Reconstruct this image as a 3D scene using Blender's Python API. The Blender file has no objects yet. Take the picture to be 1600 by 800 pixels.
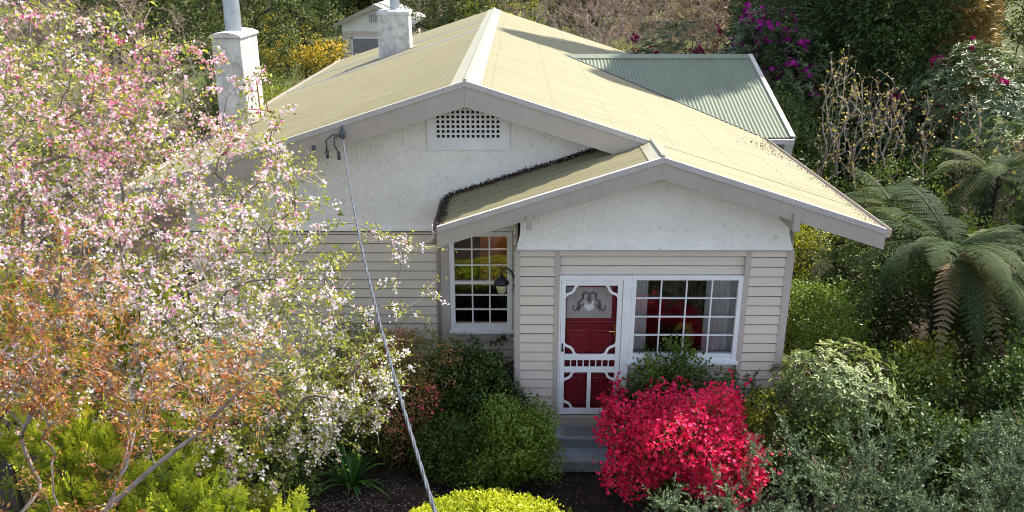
import bpy, math, random
import numpy as np
from mathutils import Vector, Matrix
R = math.radians
scene = bpy.context.scene
COL = scene.collection
rng = np.random.default_rng(7)

# ------------------------------------------------------------------ camera, sky, sun
cam = bpy.data.cameras.new('camera'); camo = bpy.data.objects.new('camera', cam); COL.objects.link(camo)
camo.location = (0, -10.46, 6.5); camo.rotation_euler = (R(90 - 19.6), 0, R(.26))
cam.lens = 36 * 1320 / 1600; cam.sensor_width = 36; cam.clip_start = .1; cam.clip_end = 2000
scene.camera = camo
SUN_AZ_X, SUN_AZ_Y, SUN_EL = .76, .65, 52.0
world = bpy.data.worlds.new('World'); scene.world = world; world.use_nodes = True
wn = world.node_tree; wn.nodes.clear()
sky = wn.nodes.new('ShaderNodeTexSky'); sky.sky_type = 'NISHITA'; sky.sun_disc = False
sky.sun_elevation = R(SUN_EL); sky.sun_rotation = math.atan2(SUN_AZ_X, SUN_AZ_Y)
sky.air_density = 1.0; sky.dust_density = 2.5; sky.ozone_density = 1.0; sky.altitude = 900
bg = wn.nodes.new('ShaderNodeBackground'); bg.inputs[1].default_value = .13
wo = wn.nodes.new('ShaderNodeOutputWorld')
hs = wn.nodes.new('ShaderNodeHueSaturation'); hs.inputs['Saturation'].default_value = .62; wn.links.new(sky.outputs[0], hs.inputs['Color']); wn.links.new(hs.outputs[0], bg.inputs[0]); wn.links.new(bg.outputs[0], wo.inputs[0])
sun = bpy.data.lights.new('sun', 'SUN'); sun.energy = 3.8; sun.angle = R(.53); sun.color = (1, .93, .80)
suno = bpy.data.objects.new('sun', sun); COL.objects.link(suno)
sd = Vector((SUN_AZ_X * math.cos(R(SUN_EL)), SUN_AZ_Y * math.cos(R(SUN_EL)), math.sin(R(SUN_EL))))
suno.rotation_euler = sd.to_track_quat('Z', 'Y').to_euler(); suno.location = sd * 50
vs = scene.view_settings
vs.view_transform = 'Standard'; vs.look = 'None'; vs.exposure = 1.6; vs.gamma = 1; vs.use_curve_mapping = False
scene.cycles.max_bounces = 7; scene.cycles.diffuse_bounces = 3; scene.cycles.glossy_bounces = 3
scene.cycles.transmission_bounces = 4; scene.cycles.transparent_max_bounces = 8
scene.cycles.caustics_reflective = False; scene.cycles.caustics_refractive = False
scene.cycles.use_denoising = True; scene.cycles.denoising_prefilter = 'ACCURATE'; scene.cycles.filter_width = 1.0; scene.cycles.adaptive_threshold = .005

# ------------------------------------------------------------------ materials
def new_mat(name):
    m = bpy.data.materials.new(name); m.use_nodes = True
    nt = m.node_tree; nt.nodes.clear()
    out = nt.nodes.new('ShaderNodeOutputMaterial')
    return m, nt, out
def noise(nt, scale, detail=4, rough=.6, coord='Object', stretch=None):
    tc = nt.nodes.new('ShaderNodeTexCoord'); n = nt.nodes.new('ShaderNodeTexNoise')
    n.inputs['Scale'].default_value = scale; n.inputs['Detail'].default_value = detail
    n.inputs['Roughness'].default_value = rough
    if stretch:
        mp = nt.nodes.new('ShaderNodeMapping'); mp.inputs['Scale'].default_value = stretch
        nt.links.new(tc.outputs[coord], mp.inputs[0]); nt.links.new(mp.outputs[0], n.inputs['Vector'])
    else:
        nt.links.new(tc.outputs[coord], n.inputs['Vector'])
    return n
def ramp(nt, src, stops):
    r = nt.nodes.new('ShaderNodeValToRGB'); e = r.color_ramp.elements
    while len(e) < len(stops): e.new(.5)
    for i, (p, c) in enumerate(stops):
        e[i].position = p; e[i].color = (*c, 1) if len(c) == 3 else c
    nt.links.new(src, r.inputs[0]); return r
def surf(name, c1, c2=None, scale=3, rough=.6, bump=0, bscale=40, spec=.4, metallic=0, stretch=None, lo=.35, hi=.65, c3=None, s3=14, a3=(.62, .7), bdist=.02):
    m, nt, out = new_mat(name)
    b = nt.nodes.new('ShaderNodeBsdfPrincipled'); nt.links.new(b.outputs[0], out.inputs[0])
    b.inputs['Roughness'].default_value = rough; b.inputs['Metallic'].default_value = metallic
    b.inputs['Specular IOR Level'].default_value = spec
    if c2 is None: c2 = tuple(x * .88 for x in c1)
    n = noise(nt, scale, stretch=stretch); r = ramp(nt, n.outputs[0], [(lo, c1), (hi, c2)])
    src = r.outputs[0]
    if c3:
        n3 = noise(nt, s3, 6, .7, stretch=stretch); r3 = ramp(nt, n3.outputs[0], [(a3[0], (0, 0, 0)), (a3[1], (1, 1, 1))])
        mx = nt.nodes.new('ShaderNodeMix'); mx.data_type = 'RGBA'
        nt.links.new(r3.outputs[0], mx.inputs[0]); nt.links.new(src, mx.inputs[6]); mx.inputs[7].default_value = (*c3, 1)
        src = mx.outputs[2]
    nt.links.new(src, b.inputs['Base Color'])
    if bump:
        nb = noise(nt, bscale, 5, .65); bp = nt.nodes.new('ShaderNodeBump')
        bp.inputs['Strength'].default_value = bump; bp.inputs['Distance'].default_value = bdist
        nt.links.new(nb.outputs[0], bp.inputs['Height']); nt.links.new(bp.outputs[0], b.inputs['Normal'])
    return m
def leafmat(name, stops, rough=.5, trans=.35, spec=.35, tint=(1.15, 1.2, .7), bright=False):
    """colour from the per-leaf value v, with light passing through the blade"""
    m, nt, out = new_mat(name)
    at = nt.nodes.new('ShaderNodeAttribute'); at.attribute_name = 'v'
    lo_, hi_ = (.85, 1.25) if bright else (.66, 1.2); n = len(stops); stops = [tuple(min(.92, q * (lo_ + (hi_ - lo_) * i / max(1, n - 1))) for q in c) for i, c in enumerate(stops)]; r = ramp(nt, at.outputs['Fac'], [(i / max(1, n - 1), c) for i, c in enumerate(stops)])
    b = nt.nodes.new('ShaderNodeBsdfPrincipled'); b.inputs['Roughness'].default_value = rough
    b.inputs['Specular IOR Level'].default_value = spec
    nt.links.new(r.outputs[0], b.inputs['Base Color'])
    if trans > 0:
        t = nt.nodes.new('ShaderNodeBsdfTranslucent'); mu = nt.nodes.new('ShaderNodeMix'); mu.data_type = 'RGBA'
        mu.blend_type = 'MULTIPLY'; mu.inputs[0].default_value = 1; mu.inputs[7].default_value = (*tint, 1); mu.clamp_result = False
        nt.links.new(r.outputs[0], mu.inputs[6]); nt.links.new(mu.outputs[2], t.inputs[0])
        ms = nt.nodes.new('ShaderNodeMixShader'); ms.inputs[0].default_value = trans
        nt.links.new(b.outputs[0], ms.inputs[1]); nt.links.new(t.outputs[0], ms.inputs[2]); nt.links.new(ms.outputs[0], out.inputs[0])
    else: nt.links.new(b.outputs[0], out.inputs[0])
    return m
def glassmat(name, ior=1.9, dark=.85):
    m, nt, out = new_mat(name)
    g = nt.nodes.new('ShaderNodeBsdfGlossy'); g.inputs['Roughness'].default_value = .01; g.inputs['Color'].default_value = (1, 1, 1, 1)
    t = nt.nodes.new('ShaderNodeBsdfTransparent'); t.inputs[0].default_value = (dark, dark, dark, 1)
    f = nt.nodes.new('ShaderNodeFresnel'); f.inputs[0].default_value = ior
    nb = noise(nt, 2.2, 1, .4); bp = nt.nodes.new('ShaderNodeBump'); bp.inputs['Strength'].default_value = .06; bp.inputs['Distance'].default_value = .05
    nt.links.new(nb.outputs[0], bp.inputs['Height']); nt.links.new(bp.outputs[0], g.inputs['Normal'])
    ms = nt.nodes.new('ShaderNodeMixShader'); nt.links.new(f.outputs[0], ms.inputs[0])
    nt.links.new(t.outputs[0], ms.inputs[1]); nt.links.new(g.outputs[0], ms.inputs[2]); nt.links.new(ms.outputs[0], out.inputs[0])
    return m
M = {}
M['roof'] = surf('cream_roof_paint', (.245, .222, .130), (.180, .164, .096), 1.5, .6, 0, spec=.15, stretch=(.22, 8, 1), c3=(.165, .15, .105), s3=5, a3=(.55, .85))
M['roof2'] = surf('pale_green_roof_paint', (.145, .172, .122), (.125, .148, .105), 1.5, .5, spec=.25, stretch=(3, .5, 1))
M['cap'] = surf('ridge_cap_paint', (.285, .265, .175), (.24, .222, .15), 4, .4, spec=.4, c3=(.3, .32, .26), s3=10)
M['capwhite'] = surf('white_capping_paint', (.45, .42, .40), (.38, .36, .34), 5, .4)
M['flash'] = surf('zinc_flashing', (.33, .37, .46), (.26, .29, .36), 6, .35, metallic=.3)
M['barge'] = surf('taupe_barge_paint', (.40, .352, .305), (.36, .318, .275), 2.2, .55, bump=.05, bscale=12, c3=(.29, .25, .235), s3=7, a3=(.6, .9))
M['board'] = surf('taupe_weatherboard_paint', (.63, .555, .475), (.59, .52, .445), 1.8, .55, bump=.06, bscale=14, stretch=(.6, 1, 4), c3=(.44, .39, .36), s3=6, a3=(.6, .95))
M['board2'] = surf('taupe_trim_paint', (.47, .41, .38), (.43, .38, .35), 2, .5, bump=.05, bscale=12)
M['stucco'] = surf('white_roughcast_render', (.86, .84, .79), (.80, .78, .73), 2.5, .9, bump=.55, bscale=24, spec=.2, c3=(.58, .55, .47), s3=12, a3=(.56, .75), bdist=.05)
M['chimney'] = surf('whitewashed_brick', (.60, .59, .57), (.44, .43, .42), 4, .85, bump=.9, bscale=16, c3=(.27, .26, .25), s3=6, a3=(.46, .70))
M['white'] = surf('white_gloss_trim', (.78, .79, .80), (.70, .71, .72), 3, .4, bump=.03, bscale=20)
M['red'] = surf('deep_red_door_paint', (.145, .008, .016), (.11, .006, .012), 2, .3, spec=.5)
M['sill'] = surf('beige_threshold', (.42, .36, .31), (.36, .31, .27), 5, .6)
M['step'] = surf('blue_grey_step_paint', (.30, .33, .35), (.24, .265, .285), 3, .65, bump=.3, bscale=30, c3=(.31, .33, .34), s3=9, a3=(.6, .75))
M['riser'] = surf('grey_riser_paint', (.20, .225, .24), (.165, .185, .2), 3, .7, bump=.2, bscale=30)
M['mat'] = surf('ribbed_rubber_mat', (.25, .25, .24), (.17, .17, .17), 60, .9, stretch=(1, .05, 1))
M['black'] = surf('black_iron', (.02, .022, .03), (.03, .03, .035), 8, .45, metallic=.4)
M['brass'] = surf('brass', (.75, .5, .18), (.6, .4, .14), 8, .25, metallic=1)
M['flue'] = surf('galvanised_flue', (.42, .47, .52), (.34, .38, .42), 3, .4, metallic=.6, c3=(.2, .24, .28), s3=5, a3=(.5, .9))
M['dark'] = surf('vent_shade_black', (.006, .006, .006), (.01, .01, .01), 3, .9)  # near-black colour stands in for the shade inside the gable vent
M['gap'] = surf('painted_gap_shade', (.26, .23, .20), (.22, .195, .17), 3, .9)  # darker than the boards, to paint the shade in the gaps between them
M['room'] = surf('dim_room_wall', (.10, .085, .07), (.085, .07, .06), 3, .9)
M['roomfloor'] = surf('dark_timber_floor', (.08, .035, .02), (.05, .022, .013), 3, .5)
M['warmwall'] = surf('apricot_wall', (.30, .16, .075), (.22, .12, .055), 3, .8)
M['glass'] = glassmat('window_glass', 2.0)
M['frost'] = surf('frosted_door_glass', (.30, .27, .27), (.24, .22, .22), 9, .3, spec=.6)
M['curtain'] = surf('sheer_curtain', (.86, .87, .9), (.8, .81, .84), 5, .9)
M['yellow'] = surf('yellow_fabric', (.62, .52, .10), (.55, .45, .08), 5, .8)
M['rust'] = surf('rusty_strap', (.23, .06, .03), (.16, .05, .03), 20, .8)
M['wire'] = surf('cable_grey', (.10, .115, .14), (.06, .07, .09), 30, .45, metallic=.2)
M['wire2'] = surf('cable_dark', (.05, .055, .07), (.08, .085, .1), 30, .5)
M['lampglass'] = surf('amber_lamp_glass', (.45, .42, .26), (.38, .35, .2), 5, .15, spec=.7)
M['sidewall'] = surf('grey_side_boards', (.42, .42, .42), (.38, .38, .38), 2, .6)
M['bark'] = surf('grey_bark', (.24, .21, .185), (.13, .11, .095), 9, .9, bump=.4, bscale=30)
M['barkpale'] = surf('pale_twig_bark', (.34, .28, .25), (.20, .16, .14), 12, .85)
M['barkred'] = surf('reddish_twig_bark', (.20, .10, .075), (.12, .07, .055), 12, .85)
M['barkdark'] = surf('dark_bark', (.06, .045, .035), (.035, .028, .022), 9, .95, bump=.4, bscale=20)
M['fibre'] = surf('tree_fern_trunk_fibre', (.035, .024, .018), (.015, .011, .009), 20, 1, bump=.8, bscale=30)
M['paver'] = surf('pale_stone', (.48, .43, .38), (.38, .34, .3), 5, .8, bump=.2)
M['ground'] = surf('mulch_ground', (.050, .036, .028), (.022, .016, .013), 2.2, .95, bump=.8, bscale=26, c3=(.10, .07, .05), s3=24, a3=(.56, .68))
M['hill'] = surf('rough_hillside', (.045, .055, .022), (.07, .06, .03), .35, 1, bump=.6, bscale=4, c3=(.10, .075, .045), s3=1.3, a3=(.5, .65))
M['tin'] = surf('weathered_tin', (.30, .29, .27), (.2, .19, .18), 2, .6)
M['gbrick'] = surf('old_brick', (.25, .12, .09), (.19, .09, .07), 3, .9)
m, nt, out = new_mat('hidden_lamp_glow'); e_ = nt.nodes.new('ShaderNodeEmission'); e_.inputs[0].default_value = (1, .5, .18, 1); e_.inputs[1].default_value = 3
nt.links.new(e_.outputs[0], out.inputs[0]); M['lit'] = m

# ------------------------------------------------------------------ object helpers
def props(o, label=None, cat=None, group=None, kind=None):
    if label: o['label'] = label
    if cat: o['category'] = cat
    if group: o['group'] = group
    if kind: o['kind'] = kind
    return o
def empty(name, loc, label, cat, group=None, rz=0):
    o = bpy.data.objects.new(name, None); COL.objects.link(o); o.location = loc; o.rotation_euler.z = rz
    o.empty_display_size = .2
    return props(o, label, cat, group)
def link(name, me, parent=None):
    o = bpy.data.objects.new(name, me); COL.objects.link(o)
    if parent is not None:
        o.parent = parent
        # meshes of still parts are written in world coordinates: take the parent's place out again
        p = parent; off = Vector((0, 0, 0))
        while p is not None: off += Vector(p.location); p = p.parent
        if off.length > 0: o.data.transform(Matrix.Translation(-off))
    return o
def copy_tree(o, parent=None):
    c = o.copy(); COL.objects.link(c); c.parent = parent
    for ch in list(o.children): copy_tree(ch, c)
    return c

class MB:
    def __init__(s): s.v = []; s.f = []
    def add(s, vs, fs):
        n = len(s.v); s.v += [tuple(map(float, p)) for p in vs]; s.f += [tuple(i + n for i in f) for f in fs]; return s
    def box(s, x0, x1, y0, y1, z0, z1):
        v = [(x, y, z) for x in (x0, x1) for y in (y0, y1) for z in (z0, z1)]
        return s.add(v, [(0, 1, 3, 2), (4, 6, 7, 5), (0, 4, 5, 1), (2, 3, 7, 6), (0, 2, 6, 4), (1, 5, 7, 3)])
    def prism(s, poly, y0, y1, ax='y'):
        """polygon of (a, b) extruded along ax; a,b = x,z for y; y,z for x; x,y for z"""
        n = len(poly)
        def P(a, b, t): return (a, t, b) if ax == 'y' else (t, a, b) if ax == 'x' else (a, b, t)
        v = [P(a, b, y0) for a, b in poly] + [P(a, b, y1) for a, b in poly]
        return s.add(v, [tuple(range(n))[::-1], tuple(range(n, 2 * n))] + [(i, (i + 1) % n, n + (i + 1) % n, n + i) for i in range(n)])
    def tube(s, pts, rad, k=8, cap=True):
        pts = [Vector(p) for p in pts]; n = len(pts)
        if not hasattr(rad, '__len__'): rad = [rad] * n
        up = Vector((0, 0, 1)); vs = []
        d0 = (pts[1] - pts[0]).normalized(); a = d0.cross(up if abs(d0.z) < .9 else Vector((1, 0, 0))).normalized()
        for i, p in enumerate(pts):
            d = (pts[min(i + 1, n - 1)] - pts[max(i - 1, 0)]).normalized()
            a = (a - d * a.dot(d)).normalized(); b = d.cross(a)
            for j in range(k):
                t = 2 * math.pi * j / k; vs.append(p + (a * math.cos(t) + b * math.sin(t)) * rad[i])
        fs = [(i * k + j, i * k + (j + 1) % k, (i + 1) * k + (j + 1) % k, (i + 1) * k + j) for i in range(n - 1) for j in range(k)]
        if cap: fs += [tuple(range(k))[::-1], tuple(range((n - 1) * k, n * k))]
        return s.add(vs, fs)
    def lathe(s, prof, c=(0, 0, 0), k=20):
        return s.tube([(c[0], c[1], c[2] + z) for r, z in prof], [max(r, 1e-4) for r, z in prof], k)
    def build(s, name, mat, parent=None, smooth=False, bevel=0):
        me = bpy.data.meshes.new(name); me.from_pydata(s.v, [], s.f); me.materials.append(mat)
        if smooth: me.polygons.foreach_set('use_smooth', [True] * len(me.polygons))
        me.update(); o = link(name, me, parent)
        if bevel:
            b = o.modifiers.new('bevel', 'BEVEL'); b.width = bevel; b.segments = 2; b.limit_method = 'ANGLE'
        return o
def part(name, mat, parent, fn, smooth=False, bevel=0):
    m = MB(); fn(m); return m.build(name, mat, parent, smooth, bevel)

# ------------------------------------------------------------------ the cottage
SL = .32; ZR = 4.97; XR = -.65; XPR = 1.77; XE = 4.57; XW = -5.36; YB = 16.2
zmain = lambda x: ZR - SL * abs(x - XR)
ZP = zmain(XPR)
zporch = lambda x: ZP - SL * abs(x - XPR)
XPL = -.975
house = empty('weatherboard_cottage', (0, 0, -.08), 'cream roofed timber cottage with white roughcast gables and taupe weatherboards', 'house')

def corr(mb, P0, down, across, length, width, amp=.009, per=.076, seg=6, lap=None):
    """corrugated sheet: waves across, one quad per strip down the slope"""
    P0, down, across = Vector(P0), Vector(down).normalized(), Vector(across).normalized()
    nrm = across.cross(down).normalized()
    if nrm.z < 0: nrm = -nrm
    n = int(width / per * seg); vs = []; ks = [0, length]
    for i in range(n + 1):
        u = i * per / seg
        h = amp * math.cos(2 * math.pi * i / seg)
        for t in ks: vs.append(P0 + across * u + down * t + nrm * h)
    m_ = len(ks); fs = [(i * m_ + j, (i + 1) * m_ + j, (i + 1) * m_ + j + 1, i * m_ + j + 1) for i in range(n) for j in range(m_ - 1)]
    mb.add(vs, fs)
c_ = math.cos(math.atan(SL)); s_ = math.sin(math.atan(SL))
def roofpart(name, mat, P0, down, across, length, width, parent=house, **k):
    return part(name, mat, parent, lambda m: corr(m, P0, down, across, length, width, **k), smooth=True)
rl = roofpart('roof', M['roof'], (XR, .44, ZR), (-c_, 0, -s_), (0, 1, 0), (XR - XW) / c_, YB - .44, lap=2.4)
rr = roofpart('roof', M['roof'], (XR, .44, ZR), (c_, 0, -s_), (0, 1, 0), (XE - XR) / c_, YB - .44, lap=2.4)
rp = roofpart('roof', M['roof'], (XPR, -.5, ZP), (c_, 0, -s_), (0, 1, 0), (XE - XPR) / c_, .94)
rq = roofpart('roof', M['roof'], (XPR, -.5, ZP), (-c_, 0, -s_), (0, 1, 0), (XPR - XPL) / c_, 1.45)
# nail lines: rows of screw heads down both main slopes
def screws(m):
    for side, y0, y1, L in ((1, .8, 16, (XE - XR) / c_), (-1, .8, 16, (XR - XW) / c_)):
        for t in np.arange(.35, L - .1, .86):
            for y in np.arange(y0, y1, .228):
                x = XR + side * c_ * t; z = ZR - s_ * t + .011
                m.box(x - .008, x + .008, y - .008, y + .008, z, z + .006)
part('roof_screw', M['flue'], rl, screws)
# flat ridge caps with a rolled centre
def ridge(m, x, y0, y1, zf, w=.2, sides=(-1, 1)):
    for s in sides:
        m.add([(x, y0, zf(x) + .022), (x, y1, zf(x) + .022), (x + s * w, y1, zf(x + s * w) + .016), (x + s * w, y0, zf(x + s * w) + .016)], [(0, 1, 2, 3)])
        m.add([(x + s * w, y0, zf(x + s * w) + .016), (x + s * w, y1, zf(x + s * w) + .016), (x + s * w, y1, zf(x + s * w) - .004), (x + s * w, y0, zf(x + s * w) - .004)], [(0, 1, 2, 3)])
    m.tube([(x, y0, zf(x) + .03), (x, y1, zf(x) + .03)], .022, 10)
part('ridge_cap', M['cap'], house, lambda m: ridge(m, XR, .42, YB, zmain))
part('ridge_cap', M['cap'], house, lambda m: ridge(m, XPR, -.52, .46, zporch, .16))
# dark zinc step where the porch ridge runs along the main slope
# lap flashings across the left slope
def lapflash(m, y, w):
    for x0, x1 in ((XW + .02, XR - .22),):
        m.add([(x0, y, zmain(x0) + .018), (x1, y, zmain(x1) + .018), (x1, y + w, zmain(x1) + .014), (x0, y + w, zmain(x0) + .014),
               (x0, y, zmain(x0) - .02), (x1, y, zmain(x1) - .02)], [(0, 1, 2, 3), (4, 5, 1, 0)])
part('flashing', M['flash'], house, lambda m: lapflash(m, 11.9, .17))
part('flashing', M['flash'], house, lambda m: lapflash(m, 9.28, .2))
# barge boards and cappings on the gables
def barge(m, xa, xb, zf, y, depth, t=.035, drop=0, plumb=True):
    za, zb = zf(xa) - .0, zf(xb) - .0
    m.prism([(xa, za), (xb, zb), (xb, zb - depth), (xa, za - depth)], y, y + t)
def capping(m, xa, xb, zf, y0, y1, h=.014, drop=.045):
    za, zb = zf(xa), zf(xb)
    m.prism([(xa, za + .012), (xb, zb + .012), (xb, zb + .012 + h), (xa, za + .012 + h)], y0, y1)
    m.prism([(xa, za + .0125), (xb, zb + .0125), (xb, zb - drop), (xa, za - drop)], y0 - .002, y0 + .008)
XJ = XPR - .06
for xa, xb, zf, y, dp in ((XW, XR, zmain, .41, .31), (XR, XJ, zmain, .41, .31), (XPL, XPR, zporch, -.53, .245), (XPR, XE, zporch, -.53, .245)):
    part('barge_board', M['barge'], house, lambda m: barge(m, xa, xb, zf, y, dp))
    part('barge_capping', M['capwhite'], house, lambda m: capping(m, xa, xb, zf, y - .012, y + .05))
for xa, xb in ((XW, XR), (XR, XE)):
    part('barge_board', M['barge'], house, lambda m: barge(m, xa, xb, lambda x: zmain(x) - .02, YB, .25))
# joint strips at the apexes
part('barge_joint', M['board2'], house, lambda m: m.box(XR - .004, XR + .004, .404, .41, ZR - .30, ZR - .05))
part('barge_joint', M['board2'], house, lambda m: m.box(XPR - .004, XPR + .004, -.535, -.53, ZP - .24, ZP - .05))
# soffits under the overhangs
def soffit(m, xa, xb, zf, y0, y1, d=.12):
    m.prism([(xa, zf(xa) - d), (xb, zf(xb) - d), (xb, zf(xb) - d - .012), (xa, zf(xa) - d - .012)], y0, y1)
for a in ((XW + .02, XR, zmain, .446, .93), (XR, 1.2, zmain, .446, .93), (XPL + .04, XPR, zporch, -.494, -.01), (XPR, XE - .03, zporch, -.494, -.01), (3.7, XE - .03, zmain, .0, YB - .1), (XW + .03, -4.65, zmain, .95, YB - .1)):
    part('soffit', M['board'], house, lambda m: soffit(m, *a))
part('soffit', M['board'], house, lambda m: soffit(m, XPL + .04, .0, zporch, -.0, .93))
# purlin ends poking through beside the porch walls
part('purlin_end', M['barge'], house, lambda m: m.box(3.40, 3.485, -.575, -.05, 3.30, 3.53), bevel=.006)
part('purlin_end', M['barge'], house, lambda m: m.box(.13, .20, -.575, -.05, 3.32, 3.50), bevel=.006)

# gutters: open half-round troughs along the eaves
def gutter(m, x, y0, y1, z, side, w=.11):
    prof = [(0, .02), (0, -.07), (.02, -.095), (w - .02, -.095), (w, -.07), (w, .01), (w - .008, .01), (w - .01, -.065), (w - .025, -.085), (.025, -.085), (.01, -.065), (.01, .02)]
    m.prism([(x + side * a, z + b) for a, b in prof], y0, y1)
part('gutter', M['barge'], house, lambda m: gutter(m, XE - .03, -.5, 5.1, zmain(XE), 1))
part('gutter', M['barge'], house, lambda m: gutter(m, XW + .03, .44, YB, zmain(XW), -1))
part('gutter', M['board2'], house, lambda m: gutter(m, XPL + .03, -.46, .9, zporch(XPL), -1, .10))
# rainwater head end left of the porch, hanging below the barge end
part('downpipe', M['board2'], house, lambda m: m.tube([(XPL - .03, -.40, zporch(XPL) - .12), (XPL - .10, -.36, zporch(XPL) - .22), (XPL - .14, -.30, zporch(XPL) - .25), (XPL - .10, .7, 2.75), (XPL - .12, .90, 2.6), (XPL - .16, .90, 0)], .033, 8), smooth=True)

# walls -----------------------------------------------------------
BH = .138
def boards(m, u0, u1, z0, z1, y=0.0, axis='x', sign=-1, zref=0.0):
    """lapped boards; axis x: wall faces sign*y at y; axis y: wall faces sign*x at x=y"""
    k = math.floor((z0 - zref) / BH)
    z = zref + k * BH
    while z < z1 - 1e-4:
        a, b = max(z, z0), min(z + BH, z1)
        a = max(a, z + .018 if a < z + .018 and z1 - z0 > .05 else a); fa = (a - z) / BH; fb = (b - z) / BH
        wa = .030 - .020 * fa; wb = .030 - .020 * fb
        if b - a > .004:
            if axis == 'x':
                m.add([(u0, y + sign * wa, a), (u1, y + sign * wa, a), (u1, y + sign * wb, b), (u0, y + sign * wb, b), (u0, y, a), (u1, y, a), (u1, y, b), (u0, y, b)],
                      [(0, 1, 2, 3), (4, 5, 1, 0), (3, 2, 6, 7), (0, 3, 7, 4), (1, 5, 6, 2)])
            else:
                m.add([(y + sign * wa, u0, a), (y + sign * wa, u1, a), (y + sign * wb, u1, b), (y + sign * wb, u0, b), (y, u0, a), (y, u1, a), (y, u1, b), (y, u0, b)],
                      [(0, 1, 2, 3), (4, 5, 1, 0), (3, 2, 6, 7), (0, 3, 7, 4), (1, 5, 6, 2)])
        z += BH
def wallbox(name, mat, *b):
    return part(name, mat, house, lambda m: [m.box(*q) for q in b])
# porch front: left strip, right strip, header, below window (the bay is set back .05)
part('weatherboard_wall', M['board'], house, lambda m: boards(m, .06, .515, .1, 2.86))
part('weatherboard_wall', M['board'], house, lambda m: boards(m, 3.09, 3.55, .0, 2.86))
part('weatherboard_wall', M['board'], house, lambda m: boards(m, .585, 3.025, 2.515, 2.80, y=.05))
part('weatherboard_wall', M['board'], house, lambda m: boards(m, 1.56, 3.025, .0, 1.215, y=.05))
part('weatherboard_wall', M['board'], house, lambda m: boards(m, -4.62, -1.10, .0, 2.80, y=.94))
part('weatherboard_wall', M['board'], house, lambda m: boards(m, -1.10, -.01, .0, 1.125, y=.94))
part('weatherboard_wall', M['board'], house, lambda m: boards(m, .03, 1.0, .0, 3.2, y=-.0, axis='y', sign=-1))
part('weatherboard_wall', M['sidewall'], house, lambda m: boards(m, .05, YB - .4, -.1, 3.55, y=3.62, axis='y', sign=1))
part('weatherboard_wall', M['board'], house, lambda m: boards(m, .95, YB - .4, -.1, 3.6, y=-4.62, axis='y', sign=-1))
part('weatherboard_wall', M['board'], house, lambda m: boards(m, -4.62, 3.62, -.1, 3.4, y=YB - .4, sign=1))
# backing shell behind the boards
part('wall_backing', M['gap'], house, lambda m: (
    m.box(.03, .585, .02, .06, 0, 2.86), m.box(3.03, 3.58, .02, .06, 0, 2.86), m.box(.585, 3.03, .052, .08, 2.515, 2.86), m.box(1.5, 3.03, .052, .09, 0, 1.22),
    m.box(-4.6, -.96, .945, .98, 0, 2.86), m.box(-.96, -.03, .945, .98, 0, 1.25), m.box(.004, .03, .02, .98, 0, 3.3),
    m.box(3.58, 3.615, .02, YB - .42, 0, 3.5), m.box(-4.61, -4.57, .96, YB - .42, 0, 3.5), m.box(-4.57, 3.58, YB - .45, YB - .41, 0, 3.4)))
part('corner_board', M['board2'], house, lambda m: (m.box(.0, .06, -.030, .0, 0, 2.86), m.box(-.012, 0.0, -.030, .06, 0, 2.86)))
for a, b in ((.515, .585), (3.02, 3.09)): part('corner_board', M['board2'], house, lambda m: m.box(a, b, -.030, .05, 0, 2.86))
part('corner_board', M['board2'], house, lambda m: (m.box(3.55, 3.62, -.032, .0, -.1, 2.86), m.box(3.62, 3.65, -.032, .05, -.1, 2.86)))
part('fascia_board', M['board'], house, lambda m: (m.box(.585, 3.02, -.026, .03, 2.79, 2.862),))
# white roughcast gables with a flared foot
def flare(m, xl, xr, zb, ztopf, y, ap, out=.075, hf=.16):
    n = 22; xs = np.linspace(xl, xr, n)
    xin = lambda x: x
    rows = []
    for kz, (dz, o, dx) in enumerate([(0, out, .055), (.05, out * .72, .04), (.11, out * .4, .022), (hf + .05, .012, .0)]):
        rows.append([(x + (dx if i == n - 1 else -dx if i == 0 else 0), y - o, zb + dz) for i, x in enumerate(xs)])
    rows.append([(x, y - .01, max(ztopf(x), zb + hf + .06)) for x in xs])
    vs = [p for r in rows for p in r]; nr = len(rows)
    fs = [(k * n + i, k * n + i + 1, (k + 1) * n + i + 1, (k + 1) * n + i) for k in range(nr - 1) for i in range(n - 1)]
    m.add(vs, fs)
    # foot underside and side returns
    m.add([(xl - .055, y - out, zb), (xr + .055, y - out, zb), (xr + .055, y + .02, zb), (xl - .055, y + .02, zb)], [(0, 1, 2, 3)])
    for s, x in ((-1, xl), (1, xr)):
        v = [(x + s * .055, y - out, zb), (x + s * .04, y - out * .72, zb + .05), (x + s * .022, y - out * .4, zb + .11), (x, y - .012, zb + hf + .05), (x, y - .01, ztopf(x))]
        b = [(p[0], y + .6, p[2]) for p in v]; k = len(v)
        m.add(v + b, [(i, i + 1, k + i + 1, k + i) for i in range(k - 1)])
part('gable_wall', M['stucco'], house, lambda m: flare(m, .06, 3.56, 2.885, lambda x: zporch(x) - .10, -.0, XPR), smooth=False)
def maingable(m):
    n = 46; xs = np.linspace(-4.64, 1.9, n); zb = 2.83
    rows = [[(x, .94 - o, zb + dz) for x in xs] for dz, o in ((0, .05), (.03, .045), (.08, .02), (.14, .012))]
    rows.append([(x, .93, max(zb + .2, zmain(x) - .10)) for x in xs])
    vs = [p for r in rows for p in r]
    m.add(vs, [(k * n + i, k * n + i + 1, (k + 1) * n + i + 1, (k + 1) * n + i) for k in range(4) for i in range(n - 1)])
    m.add([(-4.64, .89, zb), (-.02, .89, zb), (-.02, .96, zb), (-4.64, .96, zb)], [(0, 1, 2, 3)])
part('gable_wall', M['stucco'], house, maingable)
part('fascia_board', M['capwhite'], house, lambda m: (m.box(.0, 3.62, -.082, -.07, 2.872, 2.888),))
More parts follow.
